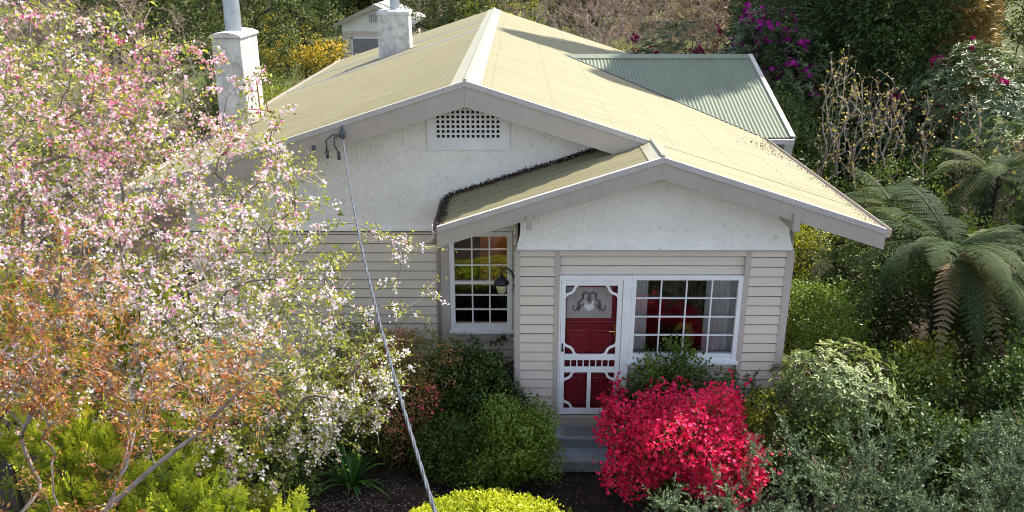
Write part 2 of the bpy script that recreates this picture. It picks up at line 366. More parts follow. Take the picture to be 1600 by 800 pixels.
# gable end at the back
part('gable_wall', M['stucco'], house, lambda m: m.prism([(-4.6, 3.3), (3.6, 3.3), (3.6, 3.5), (XR, ZR - .12), (-4.6, 3.6)], YB - .4, YB - .36))

# gable vent with lattice
vent = part('gable_vent', M['stucco'], house, lambda m: (m.box(-1.205, -1.085, .895, .935, 3.995, 4.66), m.box(-.205, -.085, .895, .935, 3.995, 4.66), m.box(-1.0855, -.2045, .895, .935, 3.995, 4.135)))
vent.data.materials[0] = M['white']
part('vent_shade_sheet', M['dark'], vent, lambda m: m.box(-1.085, -.205, .922, .93, 4.135, 4.7))
def lattice(m):
    for i in range(14):
        x = -1.085 + .88 * i / 13 - .011; m.box(x - .006 + .011 - .011, x + .022, .905, .916, 4.13, 4.68)
    for k in range(9):
        z = 4.135 + .066 * k; m.box(-1.085, -.205, .896, .9048, z, z + .027)
part('lattice', M['white'], vent, lattice)

# windows ---------------------------------------------------------
def window(name, x0, x1, z0, z1, y, fw, fb, cols, rows, mun=.018, rail=None, depth=.05, ft=None):
    ft = ft if ft is not None else fw
    w = part(name, M['white'], house, lambda m: (m.box(x0, x0 + fw, y - depth, y + .05, z0, z1), m.box(x1 - fw, x1, y - depth, y + .05, z0, z1),
        m.box(x0 + fw, x1 - fw, y - depth, y + .05, z1 - ft, z1), m.box(x0 + fw, x1 - fw, y - depth + .008, y + .05, z0 + .045, z0 + fb)), bevel=.004)
    part('sill', M['white'], w, lambda m: m.box(x0 - .02, x1 + .02, y - depth - .04, y + .02, z0, z0 + .045), bevel=.005)
    gx0, gx1, gz0, gz1 = x0 + fw, x1 - fw, z0 + fb, z1 - ft
    part('pane', M['glass'], w, lambda m: m.add([(gx0, y + .006, gz0), (gx1, y + .006, gz0), (gx1, y + .006, gz1), (gx0, y + .006, gz1)], [(0, 1, 2, 3)]))
    def mm(m):
        for i in range(1, cols):
            x = gx0 + (gx1 - gx0) * i / cols; m.box(x - mun / 2, x + mun / 2, y - .018, y + .004, gz0, gz1)
        for z in rows: m.box(gx0, gx1, y - .016, y + .002, z - mun / 2, z + mun / 2)
        if rail: m.box(gx0, gx1, y - .04, y + .0045, rail - .022, rail + .022)
    part('glazing_bars', M['white'], w, mm)
    return w
window('picture_window', 1.545, 3.02, 1.22, 2.51, .03, .062, .14, 4, [1.36 + (2.444 - 1.36) * i / 4 for i in (1, 2, 3)], ft=.066, depth=.055)
part('window_post', M['white'], house, lambda m: m.box(1.432, 1.543, -.035, .06, .25, 2.51), bevel=.004)
part('door_jamb', M['white'], house, lambda m: (m.box(.586, .606, -.03, .12, .40, 2.51), m.box(.606, 1.431, -.03, .12, 2.44, 2.51)))
window('sash_window', -.95, -.05, 1.25, 2.82, .93, .072, .15, 3, [1.62, 1.846, 2.31, 2.55], mun=.02, rail=2.045, depth=.04)
part('window_architrave', M['board2'], house, lambda m: (m.box(-1.105, -.952, .885, .94, 1.12, 2.83), m.box(-.952, -.0, .885, .94, 1.12, 1.247), m.box(-.048, -.013, .885, .94, 1.247, 2.85)))

# doors ------------------------------------------------------------
door = part('front_door', M['red'], house, lambda m: (m.box(.61, 1.43, .075, .115, .40, 2.44),))
for a, b, c, d in ((.70, .98, .55, 1.02), (1.04, 1.33, .55, 1.02), (.70, .98, 1.28, 1.68), (1.04, 1.33, 1.28, 1.68), (.655, 1.38, 1.78, 1.82)): part('door_panel', M['red'], door, lambda m: m.box(a, b, .060, .0745, c, d), bevel=.012)
for a, b, c, d in ((.735, .945, .60, .97), (1.075, 1.295, .60, .97), (.735, .945, 1.33, 1.63), (1.075, 1.295, 1.33, 1.63)): part('door_panel', M['red'], door, lambda m: m.box(a, b, .050, .0595, c, d), bevel=.006)
gp = part('glass_panel', M['frost'], door, lambda m: m.box(.69, 1.30, .066, .0745, 1.86, 2.31))
def scroll(m):
    """etched urn, garland and flower motif in the frosted glass"""
    cx, cz = .995, 2.10; y = .063
    for s in (-1, 1):
        m.tube([(cx, y, cz + .11), (cx + s * .05, y, cz + .14), (cx + s * .09, y, cz + .11), (cx + s * .085, y, cz + .05), (cx + s * .14, y, cz - .0), (cx + s * .15, y, cz - .09), (cx + s * .19, y, cz - .13), (cx + s * .22, y, cz - .09), (cx + s * .21, y, cz - .05)], [.008, .013, .016, .012, .015, .013, .011, .009, .005], 6)
        m.tube([(cx + s * .15, y, cz - .02), (cx + s * .115, y, cz - .07), (cx + s * .15, y, cz - .13)], [.006, .014, .006], 6)
        for t in range(4): m.tube([(cx + s * (.03 + .035 * t), y, cz - .01 - .012 * t), (cx + s * (.045 + .035 * t), y, cz - .05 - .012 * t)], [.008, .003], 5)
    m.tube([(cx, y, cz + .10), (cx, y, cz + .04), (cx, y, cz - .0)], [.014, .028, .008], 8)
part('etched_motif', surf('etched_dark_glass', (.06, .05, .055), (.09, .08, .08), 12, .4), gp and door, scroll)
part('etched_motif', surf('etched_pale_glass', (.6, .6, .6), (.5, .5, .5), 12, .4), door, lambda m: (m.prism([(.92, 2.06), (.94, 2.0), (.995, 1.965), (1.05, 2.0), (1.07, 2.06), (1.045, 2.12), (.995, 2.05), (.945, 2.12)], .0605, .0655)))
part('door_handle', M['brass'], door, lambda m: (m.box(1.345, 1.372, .060, .0745, 1.58, 1.79), m.tube([(1.358, .06, 1.68), (1.358, .03, 1.68), (1.33, .025, 1.675), (1.27, .025, 1.68)], .010, 8), ), bevel=.003)
part('door_bolt', M['brass'], door, lambda m: m.tube([(.90, .07, 1.68), (.90, .055, 1.68)], .013, 8))
screen = part('screen_door', M['white'], house, lambda m: (
    m.box(.609, .672, -.02, .012, .425, 2.434), m.box(1.362, 1.428, -.02, .012, .425, 2.434), m.box(.672, 1.362, -.02, .012, 2.365, 2.434),
    m.box(.672, 1.362, -.02, .012, 1.268, 1.352), m.box(.672, 1.362, -.02, .012, 1.079, 1.162), m.box(.672, 1.362, -.02, .012, .425, .512), m.box(.990, 1.044, -.018, .01, .512, 1.079)), bevel=.003)
def fret(m, *q):
    def corner(cx, cz, sx, sz, a):
        # ogee bracket bridging an inner corner, a small opening left behind it
        c = [(a, .0), (.86 * a, .02 * a), (.72 * a, .12 * a), (.66 * a, .28 * a), (.60 * a, .42 * a), (.50 * a, .52 * a), (.42 * a, .60 * a), (.28 * a, .66 * a), (.12 * a, .72 * a), (.02 * a, .86 * a), (0, a)]
        w = .034
        outl = [(cx + sx * u, cz + sz * v) for u, v in c]
        inn = []
        for i, (u, v) in enumerate(c):
            p0 = c[max(i - 1, 0)]; p1 = c[min(i + 1, len(c) - 1)]
            dx, dz = p1[0] - p0[0], p1[1] - p0[1]; L = math.hypot(dx, dz); nx, nz = -dz / L, dx / L
            if nx > 0 or nz > 0: nx, nz = -nx, -nz
            inn.append((cx + sx * max(u + nx * w, -.002), cz + sz * max(v + nz * w, -.002)))
        n = len(c)
        vs = [(x, -.014, z) for x, z in outl + inn] + [(x, .006, z) for x, z in outl + inn]
        fs = [(i, i + 1, n + i + 1, n + i) for i in range(n - 1)]
        fs += [tuple(2 * n + q for q in f) for f in fs[::-1]] + [(i, i + 1, 2 * n + i + 1, 2 * n + i) for i in range(n - 1)] + [(n + i, n + i + 1, 3 * n + i + 1, 3 * n + i) for i in range(n - 1)]
        m.add(vs, fs)
    corner(*q)
for (zb, zt, a) in ((1.352, 2.365, .20), (.512, 1.079, .17)):
    for cx, sx in ((.672, 1), (1.362, -1)):
        for zc_, sz in ((zb, 1), (zt, -1)): part('fretwork', M['white'], screen, lambda m: fret(m, cx, zc_, sx, sz, a))
def spindles(m):
    for i in range(1, 8):
        x = .672 + .69 * i / 8; m.lathe([(.010, 0), (.012, .02), (.007, .03), (.011, .053), (.007, .08), (.012, .09), (.010, .106)], (x, -.004, 1.162), 10)
part('spindle_row', M['white'], screen, spindles, smooth=True)
part('screen_latch', M['black'], screen, lambda m: (m.box(.628, .648, -.032, -.02, 1.40, 1.52), m.tube([(.638, -.03, 1.46), (.638, -.06, 1.455), (.66, -.062, 1.43)], .008, 6)))
part('threshold', M['sill'], house, lambda m: m.box(.586, 1.56, -.05, .14, .20, .405), bevel=.004)

# wall base skirt
part('base_board', M['board2'], house, lambda m: (m.box(-4.62, -.0, .93, .96, -.2, .0), m.box(0, .586, -.02, .02, -.2, .1), m.box(1.5, 3.62, .02, .05, -.2, .02), m.box(-.01, 0, .0, .94, -.2, .02)))

# wing with corrugated gable roof on the right
ZW = 4.42; YW = 8.6; SW = .325
cw, sw = math.cos(math.atan(SW)), math.sin(math.atan(SW))
XWE = 5.17
roofpart('wing_roof', M['roof2'], (1.02, YW, ZW), (0, -cw, -sw), (1, 0, 0), 3.46 / cw, XWE - 1.02, amp=.011)
roofpart('wing_roof', M['roof2'], (1.02, YW, ZW), (0, cw, -sw), (1, 0, 0), 3.46 / cw, XWE - 1.02, amp=.011)
def wcap(m):
    z = lambda y: ZW - SW * abs(y - YW)
    for s in (-1, 1):
        m.add([(1.05, YW, ZW + .03), (XWE + .02, YW, ZW + .03), (XWE + .02, YW + s * .2, z(YW + .2) + .022), (1.05, YW + s * .2, z(YW + .2) + .022),
               (XWE + .02, YW + s * .2, z(YW + .2) - .004), (1.05, YW + s * .2, z(YW + .2) - .004)], [(0, 1, 2, 3), (3, 2, 4, 5)])
part('ridge_cap', M['roof2'], house, wcap)
zw = lambda y: ZW - SW * abs(y - YW)
part('barge_board', M['capwhite'], house, lambda m: (m.prism([(YW - 3.46, zw(YW - 3.46) + .012), (YW, ZW + .012), (YW, ZW - .16), (YW - 3.46, zw(YW - 3.46) - .16)], XWE, XWE + .03, 'x'),
                                                     m.prism([(YW, ZW + .012), (YW + 3.46, zw(YW + 3.46) + .012), (YW + 3.46, zw(YW + 3.46) - .16), (YW, ZW - .16)], XWE, XWE + .03, 'x')))
part('barge_capping', M['capwhite'], house, lambda m: (m.prism([(YW - 3.47, zw(YW - 3.47) + .014), (YW, ZW + .014), (YW, ZW + .034), (YW - 3.47, zw(YW - 3.47) + .034)], XWE - .05, XWE + .04, 'x')))
part('gutter', M['capwhite'], house, lambda m: m.box(4.5, XWE + .0, 5.03, 5.12, 3.19, 3.275))
part('bracket', M['capwhite'], house, lambda m: m.prism([(5.02, 3.27), (5.6, 3.27), (5.08, 2.98)], 5.0, 5.16, 'x'))
part('wing_wall', M['sidewall'], house, lambda m: (m.box(3.62, 4.8, 5.7, 5.75, -.1, 3.3), m.box(4.8, 4.85, 5.7, 11.4, -.1, 3.35), m.prism([(5.7, 3.3), (11.4, 3.3), (YW, ZW - .15)], 4.78, 4.84, 'x')))
# valley trim along the wing: scribed edge of the cream sheets
def valley(m):
    for s in (1,):
        pts = []
        for i in range(180):
            y = 8.55 - (8.55 - 5.2) * i / 179
            x = XR + (ZR - zw(y)) / SL
            pts.append((x, y, zmain(x)))
        for i in range(0, 179):
            a, b = Vector(pts[i]), Vector(pts[i + 1])
            w = .03 if i % 2 else .012
            d = Vector((-.6, -.6, 0)).normalized() * w
            m.add([a + Vector((.02, .02, .03)), b + Vector((.02, .02, .03)), b + d + Vector((0, 0, .03)), a + d + Vector((0, 0, .03)), a + d + Vector((0, 0, .004)), b + d + Vector((0, 0, .004))], [(0, 1, 2, 3), (3, 2, 5, 4)])
part('valley_flashing', surf('dark_valley_flashing', (.10, .11, .11), (.05, .055, .055), 10, .7), house, valley)

# chimneys
def chim(m, x0, x1, y0, y1, z0, z1, tp=.02):
    n = 10
    for i in range(n):
        pass
    m.add([(x0, y0, z0), (x1, y0, z0), (x1, y1, z0), (x0, y1, z0), (x0 + tp, y0 + tp, z1), (x1 - tp, y0 + tp, z1), (x1 - tp, y1 - tp, z1), (x0 + tp, y1 - tp, z1)],
          [(0, 1, 5, 4), (1, 2, 6, 5), (2, 3, 7, 6), (3, 0, 4, 7), (4, 5, 6, 7), (3, 2, 1, 0)])
c1 = part('chimney', M['chimney'], house, lambda m: (chim(m, -3.34, -2.56, 10.5, 11.15, 3.9, 5.26), m.box(-3.345, -2.555, 10.495, 11.155, 5.13, 5.24)), bevel=.03)
part('flue', M['flue'], c1, lambda m: m.lathe([(.13, 0), (.13, .06), (.115, .07), (.115, .7), (.17, .72), (.17, .76), (.02, .86)], (-2.93, 10.8, 5.22)), smooth=False)
for a, b in ((-3.45, -3.34), (-2.57, -2.44)): part('flashing', M['cap'], c1, lambda m: m.add([(a, 10.42, zmain(a) + .02), (b, 10.42, zmain(b) + .02), (b, 11.23, zmain(b) + .02), (a, 11.23, zmain(a) + .02)], [(0, 1, 2, 3)]))
c2 = part('chimney', M['chimney'], house, lambda m: (chim(m, -5.25, -4.72, 4.4, 5.45, 0, 5.16, .015)), bevel=.02)
part('chimney_cap', M['chimney'], c2, lambda m: m.prism([(-5.27, 5.16), (-4.70, 5.16), (-4.72, 5.20), (-4.82, 5.24), (-4.99, 5.26), (-5.16, 5.24), (-5.25, 5.20)], 4.37, 5.48), bevel=.01)
part('flue', M['flue'], c2, lambda m: m.lathe([(.14, 0), (.14, 1.5), (.19, 1.52), (.19, 1.56), (.03, 1.7)], (-4.98, 4.9, 5.25)), smooth=False)
part('chimney_strap', M['rust'], c2, lambda m: (m.tube([(-4.60, 5.5, 3.72), (-4.645, 4.38, 3.95), (-4.76, 4.38, 3.95)], .012, 6), m.tube([(-4.62, 4.8, 3.6), (-4.64, 4.8, 4.5), (-4.64, 4.7, 4.55)], .012, 6), m.tube([(-4.60, 5.2, 3.6), (-4.62, 5.2, 3.98)], .01, 6)))
part('flashing', M['cap'], c2, lambda m: m.add([(-4.72, 4.3, zmain(-4.72) + .02), (-4.55, 4.3, zmain(-4.55) + .02), (-4.55, 5.55, zmain(-4.55) + .02), (-4.72, 5.55, zmain(-4.72) + .02)], [(0, 1, 2, 3)]))

# rooms behind the glass
part('room_wall', M['room'], house, lambda m: (m.box(.1, 3.55, 4.2, 4.25, .2, 2.8), m.box(.035, .06, .1, 4.2, .2, 2.8), m.box(-4.5, 0, 4.2, 4.25, .2, 2.8), m.box(1.47, 1.50, .13, 4.2, .2, 2.8)))
part('room_floor', M['roomfloor'], house, lambda m: m.box(-4.5, 3.55, .1, 4.25, .15, .2))
part('room_ceiling', M['room'], house, lambda m: (m.box(-4.5, .02, 1.0, 4.25, 2.86, 2.9), m.box(.035, 3.55, .1, 4.25, 2.86, 2.9)))
part('room_wall', M['warmwall'], house, lambda m: m.box(-.55, .02, 1.9, 1.95, 1.6, 2.85))
def curtain_mesh(m, x0, x1, y, z0, z1, n=60, amp=.02, seed=0):
    r = random.Random(seed); ph = [r.random() * 6 for _ in range(3)]
    vs = []
    for i in range(n + 1):
        t = i / n; x = x0 + (x1 - x0) * t
        for z, g in ((z0, 1.3), (z1, .6)):
            vs.append((x + .01 * g * math.sin(t * 40 + ph[1]), y + amp * g * (math.sin(t * n * .75 + ph[0]) + .4 * math.sin(t * 17 + ph[2])), z))
    m.add(vs, [(2 * i, 2 * i + 2, 2 * i + 3, 2 * i + 1) for i in range(n)])
for a, lab in (((1.53, 1.79, .16, 1.30, 2.5), 'white sheer curtain at the left edge of the wide window, next to the door'), ((2.58, 3.03, .16, 1.30, 2.5), 'white sheer curtain at the right edge of the wide window')):
    mb = MB(); curtain_mesh(mb, *a, seed=int(a[0] * 10)); o = mb.build('curtain', M['curtain'], smooth=True); props(o, lab, 'curtain', 'sheer curtains in the picture window')
chair = empty('armchair', (2.5, .75, .2), 'yellow curved armchair seen through the wide front window', 'chair')
part('seat', M['yellow'], chair, lambda m: m.box(2.25, 2.75, .5, 1.0, .55, .68), bevel=.04)
part('backrest', M['yellow'], chair, lambda m: m.tube([(2.28, .62, 1.42), (2.36, .60, 1.52), (2.46, .6, 1.50), (2.50, .6, 1.38), (2.48, .6, 1.2), (2.44, .6, .7)], [.02, .05, .07, .08, .07, .06], 10), smooth=True)
for i, (x, y) in enumerate(((2.3, .55), (2.7, .55), (2.3, .95), (2.7, .95))):
    part('leg', M['black'], chair, lambda m: m.tube([(x, y, .56), (x, y, .2)], [.025, .015], 8))
tl = empty('hidden_fill_lamp', (-.25, 1.5, 2.86), 'unseen lamp added to warm the apricot wall behind the small sash window', 'lamp')  # glowing lamp added above the view to light the wall; no fitting is seen
part('lamp_shade', M['lit'], tl, lambda m: m.tube([(-.25, 1.5, 2.66), (-.25, 1.5, 2.78)], [.13, .07], 20, False), smooth=True)
part('cord', M['black'], tl, lambda m: m.tube([(-.25, 1.5, 2.78), (-.25, 1.5, 2.86)], .006, 8))

# steps, mat, lamp, cable -----------------------------------------
st = empty('front_steps', (1.0, -.35, -.08), 'two blue-grey painted concrete steps below the red front door', 'steps')
part('tread', M['step'], st, lambda m: m.box(.44, 1.75, -.375, -.052, .215, .262), bevel=.008)
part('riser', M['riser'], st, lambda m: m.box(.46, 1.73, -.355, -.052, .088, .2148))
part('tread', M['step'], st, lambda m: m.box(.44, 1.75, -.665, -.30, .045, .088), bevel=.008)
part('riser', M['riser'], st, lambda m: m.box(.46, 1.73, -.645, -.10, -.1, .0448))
def matm(m):
    m.box(.66, 1.13, -.335, -.10, .2625, .27)
    for i in range(24): m.box(.668 + i * .0192, .678 + i * .0192, -.33, -.105, .27, .277)
o = part('doormat', M['mat'], None, matm); props(o, 'thin ribbed grey doormat lying on the top step', 'doormat')
la = empty('wall_lamp', (-.012, .14, 2.38), 'black iron swan neck lantern on the porch side wall beside the sash window', 'lamp')
part('back_plate', M['black'], la, lambda m: m.box(-.03, -.012, .09, .19, 2.22, 2.52), bevel=.006)
part('bracket_arm', M['black'], la, lambda m: (m.tube([(-.02, .14, 2.40), (-.05, .14, 2.50), (-.10, .14, 2.55), (-.16, .14, 2.55), (-.19, .14, 2.50), (-.19, .14, 2.45)], .011, 8),
    m.tube([(-.02, .14, 2.46), (-.07, .14, 2.47), (-.10, .14, 2.50), (-.08, .14, 2.52), (-.06, .14, 2.50)], .006, 6), m.tube([(-.10, .14, 2.50), (-.14, .14, 2.48), (-.15, .14, 2.52)], .006, 6), m.tube([(-.19, .14, 2.54), (-.19, .14, 2.6)], [.012, .003], 6)), smooth=True)
part('lamp_shade', M['black'], la, lambda m: m.lathe([(.02, .12), (.03, .10), (.05, .08), (.095, .035), (.105, .0), (.10, -.0), (.09, .03), (.03, .085)], (-.19, .14, 2.33), 24), smooth=True)
part('lamp_glass', M['lampglass'], la, lambda m: m.lathe([(.075, .03), (.07, -.03), (.055, -.09), (.03, -.115), (.001, -.12)], (-.19, .14, 2.30), 20), smooth=True)

cb = empty('service_cable', (-2.23, .38, 4.27), 'twisted grey overhead service cable from the gable barge board past the camera', 'cable')
A0, A1 = Vector((-2.24, .36, 4.27)), Vector((-.406, -6.86, 3.839)); dA = A1 - A0
def cpath(t):
    p = A0 + dA * t; p.z -= .15 * 4 * t * (1 - t); p.x -= .05 * 4 * t * (1 - t); return p
def strand(ph, r):
    pts = []; n = 520
    for i in range(n + 1):
        t = 1.5 * i / n; p = cpath(t); a = t * 2 * math.pi * 17 + ph
        pts.append(p + Vector((math.cos(a), .0, math.sin(a))) * r)
    return pts
for k, (ph, mt) in enumerate(((0, 'wire'), (2.1, 'wire'), (4.2, 'wire2'))):
    part('strand', M[mt], cb, lambda m: m.tube(strand(ph, .006), .0064, 6), smooth=True)
part('insulator', M['wire'], cb, lambda m: (m.lathe([(.03, 0), (.045, .02), (.03, .05), (.04, .08), (.025, .10)], (-2.25, .37, 4.27), 12), m.tube([(-2.25, .41, 4.42), (-2.25, .37, 4.42), (-2.25, .37, 4.36)], .012, 6)), smooth=True)
for k, pts in enumerate((((-2.26, .36, 4.30), (-2.36, .33, 4.32), (-2.46, .34, 4.24), (-2.46, .36, 4.10)), ((-2.26, .36, 4.30), (-2.34, .33, 4.28), (-2.36, .34, 4.18), (-2.31, .36, 4.08)))):
    part('drop_wire', M['wire2'], cb, lambda m: (m.tube(pts, .010, 6), m.tube([pts[-1], tuple(Vector(pts[-1]) - Vector((0, 0, .10)))], [.025, .02], 8)), smooth=True)
part('wire_clip', M['wire2'], house, lambda m: m.box(-2.66, -2.62, .385, .41, 4.10, 4.16))

# ------------------------------------------------------------------ plant tools
def unit(a): return a / np.maximum(np.linalg.norm(a, axis=-1, keepdims=True), 1e-9)
def rdir(n, r=rng): return unit(r.normal(size=(n, 3)))
class FM:
    """collects many small faces with a value v each and builds one mesh"""
    def __init__(s): s.V = []; s.T = []; s.Q = []; s.vt = []; s.vq = []; s.n = 0
    def raw(s, V, T=None, Q=None, vt=None, vq=None):
        if T is not None and len(T): s.T.append(np.asarray(T) + s.n); s.vt.append(np.zeros(len(T)) if vt is None else vt)
        if Q is not None and len(Q): s.Q.append(np.asarray(Q) + s.n); s.vq.append(np.zeros(len(Q)) if vq is None else vq)
        s.V.append(np.asarray(V, dtype=float)); s.n += len(V)
    def leaves(s, P, D, N, L, W, v, kind='kite', fold=.25, curl=0.0):
        n = len(P)
        if n == 0: return
        D = unit(D); S = unit(np.cross(D, N)); N = np.cross(S, D)
        L = np.broadcast_to(np.asarray(L, float), (n,))[:, None]; W = np.broadcast_to(np.asarray(W, float), (n,))[:, None] / 2
        v = np.broadcast_to(np.asarray(v, float), (n,)); i = np.arange(n)
        if kind == 'round':
            a = P; t = P + D * L - N * L * curl
            l1 = P + D * L * .3 + S * W * .85 + N * W * fold; r1 = P + D * L * .3 - S * W * .85 + N * W * fold
            l2 = P + D * L * .72 + S * W * .8 + N * (W * fold - L * curl * .5); r2 = P + D * L * .72 - S * W * .8 + N * (W * fold - L * curl * .5)
            V = np.stack([a, l1, l2, t, r2, r1], 1).reshape(-1, 3); b = i * 6
            Q = np.concatenate([np.stack([b, b + 3, b + 2, b + 1], 1), np.stack([b, b + 5, b + 4, b + 3], 1)])
            s.raw(V, Q=Q, vq=np.concatenate([v, v]))
        else:
            t = P + D * L - N * L * curl; m = P + D * L * .45
            V = np.stack([P, m + S * W + N * W * fold, t, m - S * W + N * W * fold], 1).reshape(-1, 3); b = i * 4
            if kind == 'quad': s.raw(V, Q=np.stack([b, b + 3, b + 2, b + 1], 1), vq=v)
            else: s.raw(V, T=np.concatenate([np.stack([b, b + 2, b + 1], 1), np.stack([b, b + 3, b + 2], 1)]), vt=np.concatenate([v, v]))
    def build(s, name, mat, parent=None, smooth=False):
        V = np.concatenate(s.V) if s.V else np.zeros((0, 3))
        T = np.concatenate(s.T) if s.T else np.zeros((0, 3), int); Q = np.concatenate(s.Q) if s.Q else np.zeros((0, 4), int)
        me = bpy.data.meshes.new(name); me.vertices.add(len(V)); me.vertices.foreach_set('co', V.astype(np.float32).ravel())
        nl = len(T) * 3 + len(Q) * 4; me.loops.add(nl); me.loops.foreach_set('vertex_index', np.concatenate([T.ravel(), Q.ravel()]).astype(np.int32))
        me.polygons.add(len(T) + len(Q))
        st = np.concatenate([np.arange(len(T)) * 3, len(T) * 3 + np.arange(len(Q)) * 4]).astype(np.int32)
        me.polygons.foreach_set('loop_start', st)
        me.update(calc_edges=True)
        at = me.attributes.new('v', 'FLOAT', 'FACE')
        at.data.foreach_set('value', np.concatenate((s.vt + s.vq) or [np.zeros(0)]).astype(np.float32))
        if smooth: me.polygons.foreach_set('use_smooth', np.ones(len(me.polygons), bool))
        me.materials.append(mat)
        o = bpy.data.objects.new(name, me); COL.objects.link(o)
        if parent is not None: o.parent = parent
        return o
    def tube(s, pts, rad, k=5):
        pts = np.asarray(pts, float); n = len(pts)
        if n < 2: return
        d = unit(np.gradient(pts, axis=0)); up = np.array([0.3, .2, 1.0]); a = unit(np.cross(d, up)); b = np.cross(d, a)
        th = 2 * np.pi * np.arange(k) / k; r = np.asarray(rad, float)[:, None, None]
        V = pts[:, None] + (a[:, None] * np.cos(th)[None, :, None] + b[:, None] * np.sin(th)[None, :, None]) * r
        i = np.arange(n - 1)[:, None] * k; j = np.arange(k)[None]; j2 = (j + 1) % k
        Q = np.stack([i + j, i + j2, i + k + j2, i + k + j], -1).reshape(-1, 4)
        s.raw(V.reshape(-1, 3), Q=Q, vq=np.full(len(Q), .5))

def grow(trunk, targets, r, step=.18, hz=1.0, alpha=.35, sag=.0, tip=.004, pw=2.3, curve=.35, up=.0, rmax=None, jit=.10):
    """a branching skeleton: every target is reached by a curved shoot that leaves the nearest older wood"""
    trunk = np.asarray(trunk, float); pos = [p for p in trunk]; par = [-1] + list(range(len(trunk) - 1)); ln = [0.0]
    for i in range(1, len(trunk)): ln.append(ln[-1] + np.linalg.norm(trunk[i] - trunk[i - 1]))
    cap = len(trunk) + len(targets) * 40; A = np.zeros((cap, 3)); Ln = np.zeros(cap); A[:len(trunk)] = trunk; Ln[:len(trunk)] = ln; n = len(trunk)
    top = trunk[-1]; order = np.argsort(np.linalg.norm(targets - top, axis=1) + r.normal(size=len(targets)) * .25)
    chains = [list(range(n))]
    st = max(0, int(len(trunk) * .45))
    for ti in order:
        T = targets[ti]; Df = T - A[st:n]; dv = np.linalg.norm(Df * [hz, hz, 1], axis=1) + (np.maximum(0, .5 * np.hypot(Df[:, 0], Df[:, 1]) - Df[:, 2]) * 3 if hz > 1 else 0); k = st + int(np.argmin(dv + alpha * Ln[st:n] * .35))
        P = A[k]; L = np.linalg.norm(T - P)
        if L < .03: continue
        pd = A[k] - A[par[k]] if par[k] >= 0 else np.array([0, 0, 1.]); pd = pd / max(np.linalg.norm(pd), 1e-6)
        c = P + pd * L * curve + (T - P) * .25 + np.array([0, 0, up * L]) + r.normal(size=3) * L * .06
        m = min(36, max(2, int(L / step) + 1)); ch = [k]; prev = k
        for q in range(1, m + 1):
            t = q / m; X = (1 - t) ** 2 * P + 2 * t * (1 - t) * c + t * t * T + (r.normal(size=3) * step * jit if q < m else 0)
            if n >= cap: break
            A[n] = X; par.append(prev); Ln[n] = Ln[prev] + L / m; ch.append(n); prev = n; n += 1
        chains.append(ch)
    A = A[:n]; par = np.array(par); w = np.zeros(n)
    kids = np.bincount(par[par >= 0], minlength=n)
    w[kids == 0] = tip ** pw
    for i in range(n - 1, 0, -1):
        w[par[i]] += w[i]
    rad = w ** (1 / pw)
    if rmax: rad = np.minimum(rad, rmax)
    return A, par, rad, chains, kids
def wood(fm, A, rad, chains, k=5, taper_tip=.5):
    for c in chains:
        rr = rad[c].copy()
        if len(c) > 2 and c[0] != 0: rr[0] = min(rr[0], rr[1] * 1.25)
        rr[-1] *= taper_tip; fm.tube(A[c], rr, k if rr.max() > .02 else 4)
def ends(A, chains, frac=.6, skip=1, spacing=.05, r=rng):
    """points and directions along the outer part of every shoot"""
    P, D = [], []
    for c in chains[skip:]:
        a = A[c]; L = np.linalg.norm(np.diff(a, axis=0), axis=1); tot = L.sum()
        if tot <= 0: continue
        cum = np.concatenate([[0], np.cumsum(L)]); s0 = tot * (1 - frac); n = max(1, int((tot - s0) / spacing))
        ss = np.sort(r.uniform(s0, tot, n)); ss[-1] = tot * .995; idx = np.clip(np.searchsorted(cum, ss) - 1, 0, len(a) - 2)
        t = ((ss - cum[idx]) / np.maximum(L[idx], 1e-6))[:, None]
        P.append(a[idx] * (1 - t) + a[idx + 1] * t); D.append(unit(a[idx + 1] - a[idx]))
    return np.concatenate(P), np.concatenate(D)
def scatter(fm, P, D, per, L, W, r, spread=.05, kind='kite', out=.8, upn=.4, v=None, clump=.5, fold=.25, Lvar=.35, curl=.0, droop=0):
    """`per` leaves round every twig point"""
    n = len(P); k = int(n * per); i = r.integers(0, n, k) if per < 1 or per != int(per) else np.repeat(np.arange(n), int(per)); k = len(i)
    if k == 0: return
    cv = r.random(n)[i]; p = P[i] + r.normal(size=(k, 3)) * spread * .5
    d = unit(D[i] * .5 + rdir(k, r) * out + np.array([0, 0, -droop])); nn = unit(rdir(k, r) * (1 - upn) + np.array([0, 0, upn]))
    vv = clump * cv + (1 - clump) * r.random(k) if v is None else v(p, cv, r.random(k))
    s = 1 + r.uniform(-Lvar, Lvar, k)
    fm.leaves(p, d, nn, L * s, W * s, vv, kind, fold, curl)
def blob(n, c, rad, r, shell=.45, lump=.18, flat=0, seed=0):
    """points in a lumpy ellipsoid, mostly near its surface"""
    d = rdir(n, r); ph = np.random.default_rng(seed).uniform(0, 6.28, (5, 3)); fr = np.random.default_rng(seed + 1).uniform(1.5, 4.5, (5, 3))
    q = sum(np.sin(d @ np.diag(fr[i]) + ph[i]).prod(1) for i in range(5))
    k = r.uniform(0, 1, n) ** (shell)
    k = np.where(r.random(n) < .75, 1 - (1 - k) * .5, k)
    return np.asarray(c) + d * np.asarray(rad) * (k * (1 + lump * q))[:, None]
def noisev(p, f, seed=3):
    g = np.random.default_rng(seed); a = g.normal(size=(4, 3)) * f; ph = g.uniform(0, 6.28, 4)
    return .5 + .25 * sum(np.sin(p @ a[i] + ph[i]) for i in range(4)) / 1.6

